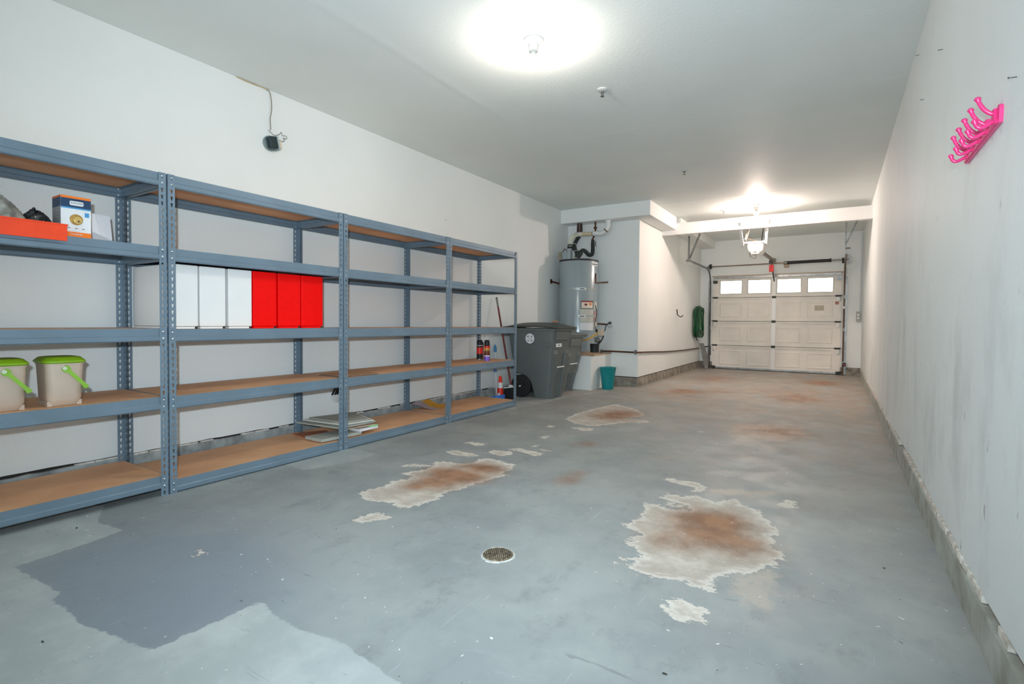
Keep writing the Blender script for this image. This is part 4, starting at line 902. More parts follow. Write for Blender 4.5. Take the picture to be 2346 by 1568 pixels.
# ------------------------------------------------------------------ wheeled bins
BIN = mat('bin_plastic', (98, 104, 103), .55, var=.04, scale=90, spec=.4, bump=.1, bscale=160); BIN2 = mat('bin_plastic_pale', (112, 118, 116), .55, var=.07, scale=90, bump=.25, bscale=160)
TYRE = mat('tyre', (26, 27, 28), .7)
def wheeled_bin(xtop, xbot, xb, xa, yc, hw0, hw1, H, lab, mt, small, step=None):
    """front faces +x. xtop/xbot: front face at top and bottom; xb back at the top, xa back edge at the floor"""
    t = thing('wheeled_bin', lab, 'wheeled bin', ((xtop+xb)/2, yc, 0), 'grey wheeled rubbish bins')
    def hw(z): return hw0+(hw1-hw0)*min(1, z/H)**.8
    def fx(z): return xbot+(xtop-xbot)*min(1, z/H) if not step else (xbot if z < step[0] else step[1]+(xtop-step[1])*(z-step[0])/(H-step[0]))
    lv = []
    backs = [(0, xa), (.10, xa), (.21, xa-.03), (.28, xa-.09), (.315, xa-.17), (.33, xb+.07), (.60, xb+.03), (.70, xb+.022), (H, xb)]
    if step: backs = sorted(backs+[(step[0]-.001, xa-.01), (step[0]+.05, xa-.05)])
    for z, b_ in backs:
        f = fx(z); lv.append(((f+b_)/2, yc, z, (f-b_)/2, hw(z), .05))
    part('body', rrloft(MB(), lv, 4), mt, t, True)
    # raised ribs either side of the front recess, ending in a ledge
    zt_ = .60*H/.92
    for s_ in (-1, 1):
        r = MB(); z0_, z1_ = 0.002, zt_
        def yy(f, z): return yc+s_*f*hw(z)
        vs = []
        for z in (z0_, z1_):
            for dx, f in ((-.03, .90), (.012, .86), (.022, .72), (.022, .45), (-.03, .40)): vs.append((fx(z)+dx, yy(f, z), z))
        for dx, f in ((-.03, .90), (-.01, .86), (-.004, .72), (-.004, .45), (-.03, .40)): vs.append((fx(z1_+.06)+dx, yy(f, z1_+.06), z1_+.06))
        fs = [(k, (k+1) % 5, 5+(k+1) % 5, 5+k) for k in range(5)]+[(5+k, 5+(k+1) % 5, 10+(k+1) % 5, 10+k) for k in range(5)]+[(0, 4, 3, 2, 1), (10, 11, 12, 13, 14)]
        part('front_rib', r.add(vs, fs), mt, t)
    q = MB()
    for f in (-.22, 0, .22): q.tube([(fx(.02)+.002, yc+f*hw(.1), .02), (fx(.34)+.002, yc+f*hw(.3), .34)], .012, 8)
    part('flute', q, mt, t, True)['kind'] = 'stuff'
    sh = MB(); zs = .70*H/.92
    sh.prism([(fx(zs)-.13, zs), (fx(zs)-.01, zs), (fx(zs)-.02, zs+.05), (fx(zs)-.10, zs+.06)], yc-hw(zs)-.012, yc-hw(zs)+.03, 'y')
    sh.prism([(fx(H-.11)-.02, H-.13), (fx(H-.11)+.018, H-.13), (fx(H)+.012, H-.02), (fx(H)-.02, H-.02)], yc-hw(H)*.75, yc+hw(H)*.55, 'y')
    part('shoulder', sh, mt, t)
    zb_ = .415 if not small else .41
    part('catch_bar', MB().tube([(fx(zb_)-.0, yc-hw(.4)*.48, zb_), (fx(zb_)+.024, yc-hw(.4)*.38, zb_), (fx(zb_)+.024, yc+hw(.4)*.38, zb_), (fx(zb_), yc+hw(.4)*.48, zb_)], .009, 10), STEELW, t, True, label='pale steel lifting bar')
    r = MB(); y0, y1 = yc-hw1, yc+hw1; rx = xtop
    for x0, x1, a, c_ in ((xb-.02, rx+.03, y0-.014, y0+.012), (xb-.02, rx+.03, y1-.012, y1+.014), (rx, rx+.03, y0, y1), (xb-.02, xb+.01, y0, y1)): r.box(x0, x1, a, c_, H-.010, H+.016)
    part('rim', r, mt, t)
    lid = MB(); g = []; n1, n2 = 16, 10; dm = .062 if not small else .045
    for i in range(n1+1):
        u = i/n1; row = []
        for j_ in range(n2+1):
            v = j_/n2; z = H+.034+dm*(1-abs(2*u-1)**2.6)*(1-.75*abs(2*v-1)**4)
            row.append((xb-.05+(xtop+.045-xb+.05)*u, y0-.03+(y1-y0+.06)*v, z))
        g.append(row)
    part('lid', lid.sheet(g, .016), mat('lid_plastic', (62, 66, 62), .45, var=.1, scale=60) if not small else mt, t, True)
    part('lid_hinge', MB().tube([(xb-.045, y0+.03, H+.02), (xb-.045, y1-.03, H+.02)], .016, 10), BLACK, t, True)
    xw = xa-.150
    for yy_, s_ in ((yc-hw0-.045, -1), (yc+hw0+.045, 1)):
        w = part('wheel', MB().lathe([(.05, -.022), (.142, -.021), (.15, -.012), (.15, .012), (.142, .021), (.05, .022)], (xw, yy_, .15), 32, Matrix.Rotation(-math.pi/2, 3, 'X')), TYRE, t, True)
        part('hub', MB().tube([(xw, yy_+s_*.02, .15), (xw, yy_+s_*.036, .15)], .011, 12), STEELW, w, True)
    part('axle', MB().tube([(xw, yc-hw0-.03, .15), (xw, yc+hw0+.03, .15)], .012, 10), STEEL, t, True)
    return t, (xbot, yc, hw)
t1, (fb1, yc1, hw1_) = wheeled_bin(-3.035, -3.145, -3.735, -3.405, 6.085, .165, .285, .905, 'large grey wheeled bin beside the shelves with a round white emblem', BIN, False)
# emblem on the near side
def side_y(z): return yc1-hw1_(z)
ec = un(1214, 776, y=side_y(.78)-.004); n_ = Vector((0, -1, -.06)).normalized(); xr_ = Vector((1, 0, 0)); upv = n_.cross(xr_)*-1
upv = Vector((0, -.06, 1)).normalized(); M3 = Matrix((xr_, upv, n_)).transposed()
ec = Vector((ec[0], side_y(ec[2])-.002, ec[2]))
rE = .073
em = part('emblem', MB().lathe([(rE, 0), (rE, .002)], ec, 36, M3), BLACK, t1)
part('emblem_disc', MB().lathe([(rE*.93, .002), (rE*.93, .003)], ec, 36, M3), CW, em)
q = MB()
for k in range(4):
    a = math.pi/4+k*math.pi/2; Mk = M3@Matrix.Rotation(a, 3, 'Z'); q.cbox(ec+Mk@Vector((rE*.5, 0, .0034)), (rE*.12, rE*.42, .0008), Mk)
part('emblem_bars', q, BLACK, em)
q = MB()
for k in range(5):
    a = k*2*math.pi/5+.3; q.cbox(ec+M3@Vector((rE*.2*math.cos(a), rE*.2*math.sin(a), .0034)), (rE*.1, rE*.1, .0008), M3)
for k in range(26):
    a = k*2*math.pi/26; q.cbox(ec+M3@Vector((rE*.80*math.cos(a), rE*.80*math.sin(a), .0034)), (rE*.05, rE*.09, .0006), M3@Matrix.Rotation(a, 3, 'Z'))
part('emblem_print', q, mat('print_dark', (70, 72, 72), .6), em)
# number plates on the fronts
def num(t, x, y, z, w, h, body):
    pl = part('number_plate', MB().cbox((x+.003, y, z), (.002, w, h), bev=.0006), CW, t); text('number', body, h*.62, frame((x+.0045, y, z), (0, 1, 0), (0, 0, 1)), BLACK, pl)
a = un(1280, 791.5, x=-3.055); num(t1, -3.056, a[1], a[2], .16, .046, '1526')
t2, (fb2, yc2, hw2_) = wheeled_bin(-3.145, -3.31, -3.70, -3.52, 6.725, .21, .27, .80, 'smaller grey wheeled bin squeezed between the large bin and the heater platform', BIN2, True, (.235, -3.225))
a = un(1313, 791, x=-3.175); num(t2, -3.176, a[1], a[2], .07, .05, '52')
part('latch_hole', MB().tube([(-3.215, 6.56, .40), (-3.20, 6.56, .40)], .014, 12), BLACK, t2)
bt = solo('orange_rag', MB().cbox((un(1272, 738.5, y=6.2)[0], 6.2, 1.012), (.07, .06, .018), bev=.006), mat('orange_brown', (196, 130, 80), .7), 'small orange scrap lying on the lid of the large bin', 'scrap')

# ------------------------------------------------------------------ heater platform and water heater
PX0, PX1, PY0, PY1 = -3.815, -3.05, 7.03, YC-.002
t = thing('heater_platform', 'white boxed platform with a plywood top under the water heater', 'platform', ((PX0+PX1)/2, (PY0+PY1)/2, 0))
part('box', MB().box(PX0, PX1, PY0, PY1, .0, .505), WALL, t)
part('top_board', MB().box(PX0, PX1+.006, PY0-.006, PY1, .505, .521), mat('plywood_edge', (196, 168, 138), .8, var=.15, scale=14), t)
solo('drain_pan', MB().lathe([(.325, 0), (.335, .03), (.34, .045), (.332, .045), (.326, .03)], (-3.44, 7.42, .521), 40).lathe([(.326, .001), (.326, .004)], (-3.44, 7.42, .521), 40),
     mat('aluminium_pan', (186, 170, 154), .35, .5, var=.2, scale=5), 'round metal drain pan under the water heater', 'pan', smooth=True)
HCX, HCY, HR, HZ0, HZ1 = -3.455, 7.435, .302, .552, 1.972
HG = mat('heater_grey_enamel', (152, 164, 168), .22, .12, var=.02, scale=2, spec=.7)
t = thing('water_heater', 'tall grey cylindrical water heater on the white platform', 'water heater', (HCX, HCY, .526))
H = t
part('tank', MB().lathe([(.27, .526), (HR, .545), (HR, HZ1-.02), (HR-.004, HZ1-.012)], (HCX, HCY, 0), 64), HG, t, True)
part('top_rim', MB().lathe([(HR+.004, HZ1-.024), (HR+.006, HZ1-.01), (HR+.002, HZ1)], (HCX, HCY, 0), 64), BLACK, t, True)
part('top_cap', MB().lathe([(HR-.004, HZ1), (HR-.05, HZ1+.012), (.02, HZ1+.03)], (HCX, HCY, 0), 48), HG, t, True)
part('bottom_ring', MB().lathe([(HR+.003, .545), (HR+.003, .556)], (HCX, HCY, 0), 64, cap=False), BLACK, t, True)
vdir = Vector((HCX, HCY, 0)).normalized(); rdir = Vector((vdir.y, -vdir.x, 0))
pc = 1323.5; half = 40.6
def hz(py, th):
    p = Vector((HCX, HCY, 0))+rdir*math.sin(th)*HR-vdir*math.cos(th)*HR; return un(1323.5+half*math.sin(th), py, y=p.y)[2]
def curved(px0, px1, py0, py1, lift=.0012, n=8):
    a0 = math.asin(max(-.98, min(.98, (px0-pc)/half))); a1 = math.asin(max(-.98, min(.98, (px1-pc)/half))); b = MB(); vs = []
    am = (a0+a1)/2; z1, z0_ = hz(py0, am), hz(py1, am)
    for r in (HR+lift-.001, HR+lift):
        for z in (z0_, z1):
            for i in range(n+1):
                a = a0+(a1-a0)*i/n; p = Vector((HCX, HCY, 0))+rdir*math.sin(a)*r-vdir*math.cos(a)*r; vs.append((p.x, p.y, z))
    m_ = n+1; fs = []
    for i in range(n): fs += [(2*m_+i, 2*m_+i+1, 3*m_+i+1, 3*m_+i), (i, m_+i, m_+i+1, i+1), (m_+i, 3*m_+i, 3*m_+i+1, m_+i+1), (i, i+1, 2*m_+i+1, 2*m_+i)]
    fs += [(0, 2*m_, 3*m_, m_), (n, m_+n, 3*m_+n, 2*m_+n)]
    return b.add(vs, fs)
LBW = mat('label_white', (226, 228, 230), .4, var=.02); LBC = mat('label_cream', (196, 196, 184), .4, var=.08, scale=60); LBR = mat('label_red', (176, 70, 52), .4)
l = part('warning_label', curved(1328.5, 1354, 689.5, 708), DKSTEEL, t); part('label_field', curved(1329.8, 1352.8, 693, 706.6, .002), mat('label_cream_light', (228, 216, 200), .4), l); part('label_header', curved(1329.8, 1352.8, 690.6, 693.2, .002), LBR, l)
part('label_picture', curved(1336, 1341.5, 696, 700.5, .003), mat('print_red_black', (150, 50, 44), .4, c2=(40, 30, 30), scale=90), l); part('label_picture', curved(1345, 1350.5, 695, 699.5, .003), mat('print_orange', (206, 60, 30), .4, c2=(230, 170, 60), scale=90), l)
part('instruction_label', curved(1327.5, 1354, 709, 738.5), LBC, t)
part('spec_label', curved(1327, 1354, 739.5, 757), LBW, t)
part('side_label', curved(1355.5, 1362, 692, 708), LBC, t); part('side_label', curved(1355.5, 1361.8, 713, 736), mat('label_pink_grey', (170, 160, 156), .4, c2=(150, 70, 66), scale=30), t)
part('side_label', curved(1355, 1361.5, 738, 750), LBC, t)
l = part('energy_label', curved(1350.5, 1362.3, 601.5, 610.5), LBW, t); part('label_bar', curved(1351.3, 1362, 605.8, 607.6, .002), BLACK, l)
for p0_, p1_, a, c in ((1295, 1360, 659.5, 664.5),): part('seismic_strap', curved(p0_, p1_, a, c, .003, 20), mat('strap_pale_zinc', (164, 174, 172), .4, .4), t)
part('seismic_strap', curved(1327, 1360, 723, 726, .003, 10), mat('strap_pale_zinc', (164, 174, 172), .4, .4), t)
for a, c in ((1322.5, 659.3), (1322.5, 722)):
    l = part('strap_tag', curved(a, a+16, c, c+5.6, .006), LBW, t); part('tag_print', curved(a+4, a+13, c+2, c+3.8, .007), BLACK, l)
# blower, box, boot
def hp(px, py, y): return tuple(un(px, py, y=y))
bx_ = un(1300, 588, y=7.42)
q = MB().cbox((bx_[0]-.02, 7.40, HZ1+.08), (.15, .14, .14), bev=.02); q.lathe([(.05, .06), (.05, .2), (.045, .24)], (bx_[0]+.05, 7.38, HZ1-.05), 20); part('blower', q, HG, t, True)
a = un(1285, 587, y=7.35); part('control_box', MB().cbox((a[0], 7.35, a[2]), (.05, .09, .115), bev=.004), mat('tan_box', (150, 140, 122), .5), t)
a = un(1306, 566, y=7.4); part('rubber_boot', MB().lathe([(.046, -.055), (.050, -.03), (.043, -.02), (.043, .02), (.037, .03)], tuple(a), 20), BLACK, t, True)
part('hose_clamp', MB().lathe([(.0515, -.042), (.0515, -.030)], tuple(a), 20, cap=False).lathe([(.0445, .002), (.0445, .014)], tuple(a), 20, cap=False), STEEL, t, True)
part('blower_hose', MB().tube(bez([hp(1290, 578, 7.36), hp(1292, 572.5, 7.36), hp(1296, 571.5, 7.36), hp(1298, 577, 7.36)], 5), .006, 6), BLACK, t, True)
part('nipple', MB().lathe([(.016, -.01), (.016, .03)], (un(1319, 597, y=7.3)[0], 7.3, HZ1), 14), STEEL, t, True)
# gas valve group on the front right of the tank
ga = un(1376, 763, y=7.15); GV = mat('valve_beige', (196, 180, 160), .5)
part('gas_valve', MB().cbox(tuple(ga), (.075, .08, .10), bev=.012), GV, t); part('valve_body', MB().cbox(hp(1368, 779, 7.16), (.075, .07, .075), bev=.015), STEEL, t)
part('valve_knob', MB().tube([hp(1365, 758, 7.14), hp(1371, 758.5, 7.14)], .02, 12), BLACK, t, True)
part('burner_cup', MB().lathe([(.062, 0), (.066, .12), (.07, .128)], (un(1362, 800, y=7.13)[0], 7.13, .56), 24), mat('burner_black', (30, 36, 34), .6), t, True)
part('gas_pipe', MB().tube(bez([hp(1383, 770, 7.18), hp(1377, 781, 7.18), hp(1370, 788, 7.18)], 5), .010, 8), BLACK, t, True)
part('control_wire', MB().tube(bez([hp(1363.5, 700, 7.28), hp(1367, 712, 7.26), hp(1366, 728, 7.26), hp(1362, 742, 7.24), hp(1363, 750, 7.22), hp(1367, 757, 7.18)], 5), .006, 6), BLACK, t, True)
part('gas_hose', MB().tube(bez([hp(1333, 781, 7.10), hp(1346, 778, 7.06), hp(1358, 771, 7.08), hp(1369, 763.5, 7.14)], 6), .011, 8), mat('yellow_hose', (232, 176, 60), .4), t, True, label='yellow gas hose')
COP = mat('aged_copper', (104, 62, 38), .4, .6, var=.3, scale=8)
solo('power_lead', MB().tube(bez([hp(1379, 758, 7.2), hp(1386, 756.5, 7.4), hp(1388, 748, 7.6), hp(1391, 743, 7.74), hp(1397, 740.5, 7.80)], 6), .008, 8).cbox(hp(1397.5, 740.5, 7.805), (.035, .025, .03), bev=.006), BLACK, 'black lead from the heater valve to the wall outlet', 'cable', smooth=True)
solo('wall_outlet', MB().cbox((un(1398, 744, y=YC)[0], YC-.004, un(1398, 744, y=YC)[2]), (.075, .008, .115), bev=.002), mat('outlet_white', (206, 212, 210), .4), 'white wall outlet right of the water heater', 'outlet')
# strut brackets each side of the tank
def strut(pts, lab, r=.014): solo('pipe_bracket', MB().tube(pts, r, 6), COP, lab, 'bracket', 'brown metal braces holding the heater', smooth=False)
strut([hp(1362, 741.5, 7.5), hp(1391, 743.8, 7.80)], 'lower brown brace running from the heater to the wall on its right')
strut([hp(1364.5, 627, 7.40), hp(1364.5, 648.5, 7.40), hp(1392, 647, 7.80)], 'upper L-shaped brown brace right of the heater')
q = MB().tube([hp(1281, 650, 7.35), (XL+.003, un(1262, 645, x=XL)[1], un(1262, 645, x=XL)[2])], .013, 8).tube([hp(1282, 638, 7.33), hp(1281.5, 655, 7.33)], .008, 6)
q.cbox((XL+.006, un(1262, 645, x=XL)[1], un(1262, 645, x=XL)[2]), (.008, .05, .07)); solo('pipe_bracket', q, COP, 'brown brace joining the heater to the left wall', 'bracket', 'brown metal braces holding the heater')
# vent pipe
PVC = mat('white_pvc', (226, 228, 226), .35, var=.02); PVC2 = mat('aged_pvc', (214, 196, 164), .45, var=.05)
t = thing('vent_pipe', 'white plastic vent pipe rising from the heater and bending into the soffit', 'pipe', hp(1306, 562, 7.42))
yv = 7.60
e0 = hp(1306, 561, 7.42); e1 = hp(1307, 553, 7.44); e2 = hp(1314, 542, 7.5); e3 = hp(1323, 537.5, yv)
part('elbow', MB().tube(bez([e0, e1, e2, e3], 6), .037, 16), mat('cream_pvc', (216, 214, 200), .4), t, True)
part('cream_pipe', MB().tube([hp(1322, 537.5, yv), hp(1360, 535.5, yv)], .031, 16), PVC2, t, True)
part('coupling', MB().tube([hp(1323, 537.5, yv), hp(1334, 537, yv)], .036, 16), mat('cream_pvc', (216, 214, 200), .4), t, True)
part('coupling', MB().tube([hp(1359, 535.5, yv), hp(1372, 535, yv)], .038, 16), PVC, t, True)
zsoff = ZS
part('elbow', MB().tube(bez([hp(1371, 535, yv), hp(1380, 534, yv), hp(1388, 528, yv), hp(1392.5, 520, yv), hp(1393, 513, yv), (un(1393, 508, y=yv)[0], yv, ZS)], 6), .034, 16), PVC, t, True)
part('joint_ring', MB().tube([hp(1387, 529, yv), hp(1389.2, 526.5, yv)], .037, 16), mat('primer_brown', (120, 96, 66), .5), t, True)
part('flange', MB().lathe([(.075, 0), (.07, -.01), (.045, -.012), (.038, -.05)], (un(1393, 508, y=yv)[0], yv, ZS), 24), PVC, t, True)
part('joint_ring', MB().tube([hp(1357.5, 535.7, yv), hp(1359.5, 535.6, yv)], .034, 14), DKSTEEL, t, True)
FOAM = mat('black_pipe_foam', (44, 50, 48), .75, var=.08)
def water(name, lab, pts, straps):
    t = thing(name, lab, 'pipe', pts[0], 'black insulated water pipes above the heater')
    P = bez(pts, 6); part('insulation', MB().tube(P, .031, 14), FOAM, t, True)
    for k in straps: d = (P[k+1]-P[k]).normalized()*.006; part('zip_tie', MB().tube([P[k]-d, P[k]+d], .033, 14), mat('tie_white', (196, 200, 198), .4), t, True)
    return t
water('insulated_pipe', 'black foam covered pipe behind the vent, rising left', [hp(1320, 590, 7.34), hp(1322, 582, 7.36), hp(1318, 573, 7.42), hp(1316, 562, 7.50), hp(1321, 551, 7.62), hp(1327, 541, 7.66), hp(1328, 531, 7.68)], [9, 18])
tp = water('insulated_pipe', 'black foam covered pipe looping up to the copper valve', [hp(1319, 591, 7.33), hp(1326, 583, 7.34), hp(1334, 574.5, 7.38), hp(1341, 576, 7.42), hp(1349, 584, 7.50), hp(1356, 583, 7.56), hp(1358, 574, 7.60), hp(1358, 556, 7.62)], [2])
t_ = thing('pipe_junction', 'thick black foam junction where both insulated pipes leave the heater', 'pipe', hp(1320, 592, 7.31))
part('foam', MB().tube([hp(1320.5, 592, 7.31), hp(1325, 585, 7.32), hp(1330, 578, 7.34)], [.034, .048, .046], 14), FOAM, t_, True)
part('zip_tie', MB().tube([hp(1320.7, 591, 7.31), hp(1321.6, 589.6, 7.31)], .04, 14), mat('tie_beige', (150, 142, 122), .5), t_, True)
q = MB().lathe([(.044, 0), (.048, .05), (.042, .16), (.044, .165)], (un(1328, 524, y=7.68)[0], 7.68, ZS-.165), 16); solo('pipe_sleeve', q, mat('dark_brown_sleeve', (62, 36, 34), .35), 'dark brown sleeve under the soffit above the heater', 'pipe fitting', smooth=True)
t = thing('copper_pipe', 'copper pipe with a shut-off valve coming down from the soffit', 'pipe', hp(1358, 556, 7.62))
part('tube', MB().tube(bez([hp(1358, 557, 7.62), hp(1357.5, 549, 7.62), hp(1361, 541, 7.64), hp(1364, 534, 7.66), hp(1364, 520, 7.66), (un(1364, 508, y=7.66)[0], 7.66, ZS)], 5), .014, 10), COP, t, True)
part('coupling', MB().tube([hp(1364, 524, 7.66), hp(1364, 520.5, 7.66)], .028, 10), COP, t, True)
part('valve_body', MB().tube([hp(1357.5, 555, 7.62), hp(1358, 549, 7.62)], .024, 10), mat('dark_bronze', (54, 44, 38), .4, .4), t, True)
part('valve_lever', MB().tube(bez([hp(1361, 552, 7.58), hp(1364, 555, 7.56), hp(1365, 565, 7.56)], 4), .006, 6), mat('dark_bronze', (54, 44, 38), .4, .4), t, True)
# copper pipe along the jutting wall
pts = [hp(1381, 805, YC-.025), hp(1400, 805.3, YC-.025), hp(1440, 807.2, YC-.025), (XC+.0, YC-.025, .543), (XC+.022, YC+.02, .543), (XC+.022, 8.3, .528), (XC+.022, 9.5, .482), (XC+.022, 10.8, .458), (XC+.022, 11.93, .449)]
t = thing('copper_pipe', 'long brown copper pipe run low along the jutting wall towards the door', 'pipe', pts[4])
part('tube', MB().tube(bez(pts[:4], 3)[:-1]+[Vector(pts[3])]+bez(pts[4:], 4), .0125, 10), COP, t, True)
part('fitting', MB().tube([hp(1376, 804, YC-.03), hp(1381, 805, YC-.025)], .022, 10), STEEL, t, True)
part('clip', MB().cbox((XC-.03, YC-.02, .545), (.03, .045, .07)), STEEL, t)
a = un(1455, 807, y=YC)
solo('black_pipe', MB().tube([(un(1614, 795, y=12.07)[0], 12.07, un(1614, 795, y=12.07)[2]), (un(1627.5, 795, y=12.07)[0], 12.07, .50), (un(1627.5, 795, y=12.07)[0], 12.07, .30)], .013, 8), BLACK, 'black elbowed pipe between the leaning plank and the door track', 'pipe', smooth=True)
# teal bucket
bc = un(1387.5, 893, z=0); bcx, bcy = bc[0], bc[1]+.078
TEAL = mat('teal_plastic', (0, 138, 142), .4, var=.04)
t = thing('waste_bucket', 'teal plastic bucket on the floor beside the heater platform', 'bucket', (bcx, bcy, 0))
part('body', MB().lathe([(.078, 0), (.084, .01), (.1, .17), (.122, .318), (.130, .326), (.126, .33), (.118, .32), (.098, .17), (.08, .014), (.001, .012)], (bcx, bcy, 0), 36, cap=False).lathe([(.078, 0), (.001, 0)], (bcx, bcy, 0), 36, cap=False), TEAL, t, True)
# hose, hooks, leaning plank
HOSE = mat('green_hose', (14, 84, 48), .35, var=.2, scale=20); HOSEP = mat('pale_green_hose', (110, 160, 120), .35); HOSED = mat('dark_hose_end', (20, 32, 34), .4)
t = thing('garden_hose', 'coiled green garden hose hung on the wall left of the garage door', 'hose', (-2.53, 11.6, .85))
rs = random.Random(11)
def hosepath(cy, cz, ry, rz, dx, skew, n=26, a0=0, a1=2*math.pi):
    return [(XC+.035+dx+.01*math.sin(3*a), cy+ry*math.sin(a)*(1+.12*math.sin(2*a+skew)), cz+rz*math.cos(a)+.03*math.sin(a+skew)) for a in np.linspace(a0, a1, n)]
for k in range(15):
    pth = hosepath(11.62+rs.uniform(-.07, .07), 1.04+rs.uniform(-.05, .03), rs.uniform(.16, .30), rs.uniform(.24, .31), rs.uniform(0, .11), rs.uniform(0, 3))
    part('coil', MB().tube(pth, .0115, 7, cap=False), HOSEP if k in (3, 9) else HOSE, t, True)
part('loose_end', MB().tube(bez([(XC+.06, 11.50, .95), (XC+.06, 11.42, .80), (XC+.06, 11.50, .68), (XC+.06, 11.60, .63)], 6), .0125, 8), HOSED, t, True)
part('loose_end', MB().tube(bez([(XC+.1, 11.62, .95), (XC+.1, 11.68, .78), (XC+.11, 11.78, .70), (XC+.12, 11.9, .74), (XC+.11, 11.94, .86), (XC+.1, 11.86, 1.0)], 6), .011, 8), HOSED, t, True)
solo('wall_hook', MB().tube(bez([(XC, 11.62, 1.30), (XC+.05, 11.62, 1.29), (XC+.10, 11.62, 1.33)], 5), .008, 8), DKSTEEL, 'metal hook under the top of the hanging green hose', 'hook', smooth=True)
ha = un(1552, 709, x=XC+.02); hb = un(1553, 722, x=XC+.02); hc = un(1559, 726.5, x=XC+.10); hd_ = un(1565, 723, x=XC+.14)
solo('wall_hook', MB().tube([(XC+.006, ha[1], ha[2])]+list(bez([(XC+.012, ha[1]+.01, ha[2]-.03), tuple(hb), tuple(hc), tuple(hd_)], 6)), .009, 8), mat('dark_hook', (66, 62, 58), .5), 'bare dark metal hook on the jutting wall left of the hose', 'hook', smooth=True)
q = MB(); a0 = un(1599.5, 787.5, y=11.96); a1 = un(1609, 787.5, y=11.96); c0 = un(1603, 838, y=11.86); c1 = un(1619, 836, y=11.86)
p = [(-2.585, 11.955, .56), (-2.49, 11.955, .56), (-2.345, 11.80, .20), (-2.36, 11.79, .03), (-2.415, 11.79, 0), (-2.47, 11.85, .14)]
pc_ = [Vector(v) for v in p]
q.add([tuple(v) for v in pc_]+[(v.x-.004, v.y+.022, v.z) for v in pc_], [tuple(range(6)), tuple(range(6, 12))[::-1]]+[(i, (i+1) % 6, 6+(i+1) % 6, 6+i) for i in range(6)])
solo('leaning_plank', q, mat('weathered_plank', (140, 140, 136), .8, var=.15, scale=6), 'weathered grey plank leaning in the corner below the green hose', 'plank')
# outlet, conduit on the back wall right
t = thing('conduit_outlet', 'grey surface outlet box with a conduit, right of the garage door', 'outlet', (.36, YB-.03, 1.08))
part('box', MB().cbox((.355, YB-.025, 1.16), (.07, .05, .19), bev=.004), mat('conduit_grey', (176, 176, 168), .5), t)
part('conduit', MB().tube([(.375, YB-.02, 1.25), (.38, YB-.02, 2.79)], .011, 10), WALL, t, True)
part('coupling', MB().tube([(.378, YB-.022, 1.68), (.378, YB-.022, 1.75)], .022, 10), WALL, t, True)
q = MB()
for z in (1.13, 1.19): q.cbox((.353, YB-.051, z), (.034, .003, .038), bev=.001)
part('socket', q, STEELW, t)
solo('white_sensor', MB().cbox((un(1934, 705, y=YB-.04)[0], YB-.04, un(1934, 705, y=YB-.04)[2]), (.05, .06, .05), bev=.01), STEELW, 'small white fitting on the wall beside the right door track', 'fitting')

# ------------------------------------------------------------------ things on the left wall
JX = XL; jy, jz = 2.452, 2.405
t = thing('bell_transformer', 'grey transformer on a round box high on the left wall with loose wires', 'transformer', (JX, jy, jz-.06))
RX_ = Matrix.Rotation(math.pi/2, 3, 'Y')
part('round_box', MB().lathe([(.058, 0), (.060, .012), (.056, .02)], (JX, jy, jz), 28, RX_), mat('grey_green_metal', (128, 144, 142), .4, .3), t, True)
q = MB().cbox((JX+.045, jy, jz), (.05, .07, .09), Matrix.Rotation(math.radians(12), 3, 'X'), bev=.004); part('core', q, mat('dark_teal_core', (34, 52, 56), .4, .3), t)
q = MB().cbox((JX+.045, jy+.03, jz-.002), (.06, .014, .105), Matrix.Rotation(math.radians(12), 3, 'X')); part('yoke', q, mat('pale_zinc', (180, 196, 196), .3, .6), t)
q = MB().cbox((JX+.042, jy+.052, jz-.004), (.036, .03, .06), Matrix.Rotation(math.radians(12), 3, 'X'), bev=.003); part('terminal', q, mat('cream_terminal', (226, 206, 180), .5), t)
def wp(px, py, off=.012): p = un(px, py, x=JX+off); return tuple(p)
TW = mat('grey_tan_wire', (140, 128, 112), .6)
solo('loose_wire', MB().tube(bez([wp(612.5, 206), wp(618, 211), wp(621, 226), wp(622.5, 246), wp(621, 262), wp(619, 272), wp(620, 290), wp(620.5, 298)], 6), .0035, 6), TW, 'thin wire dropping from the ceiling corner to the transformer', 'wire', smooth=True)
solo('loose_wire', MB().tube(bez([wp(615, 298), wp(620, 303, .02), wp(626, 309, .03), wp(632, 310.5, .04), wp(640, 308, .04), wp(644, 303.5, .04), wp(647, 311, .04), wp(653, 311.5, .04), wp(657, 315, .04), wp(655, 319, .04), wp(649, 316.5, .05), wp(651.5, 321, .05), wp(648, 325, .05), wp(640, 322, .05), wp(633, 319.5, .05), wp(628, 320, .05), wp(630, 326, .05), wp(637, 323, .05)], 5), .0028, 6), mat('wire_grey', (124, 124, 116), .5), 'tangled thin wire looping beside the transformer', 'wire', smooth=True)
solo('ceiling_wire', MB().tube(bez([wp(541, 175, .005), wp(556, 182.5, .006), wp(580, 192.5, .006), wp(600, 199.5, .006), wp(613, 206, .008)], 4), .004, 6), mat('yellowed_wire', (196, 176, 136), .6), 'yellowed wire stapled along the corner of wall and ceiling', 'wire', smooth=True)
ry_, rz_ = 3.10, .335
t = thing('round_wall_fitting', 'round white wall fitting with black bars behind the shelf posts', 'fitting', (JX, ry_, rz_-.07))
part('plate', MB().lathe([(.075, 0), (.078, .008), (.070, .014)], (JX, ry_, rz_), 28, RX_), mat('fitting_white', (214, 216, 214), .4), t, True)
for k in (-.03, 0, .025): part('bar', MB().cbox((JX+.02, ry_-.02+k, rz_+.03), (.014, .012, .07), Matrix.Rotation(math.radians(-30), 3, 'X')), BLACK, t)
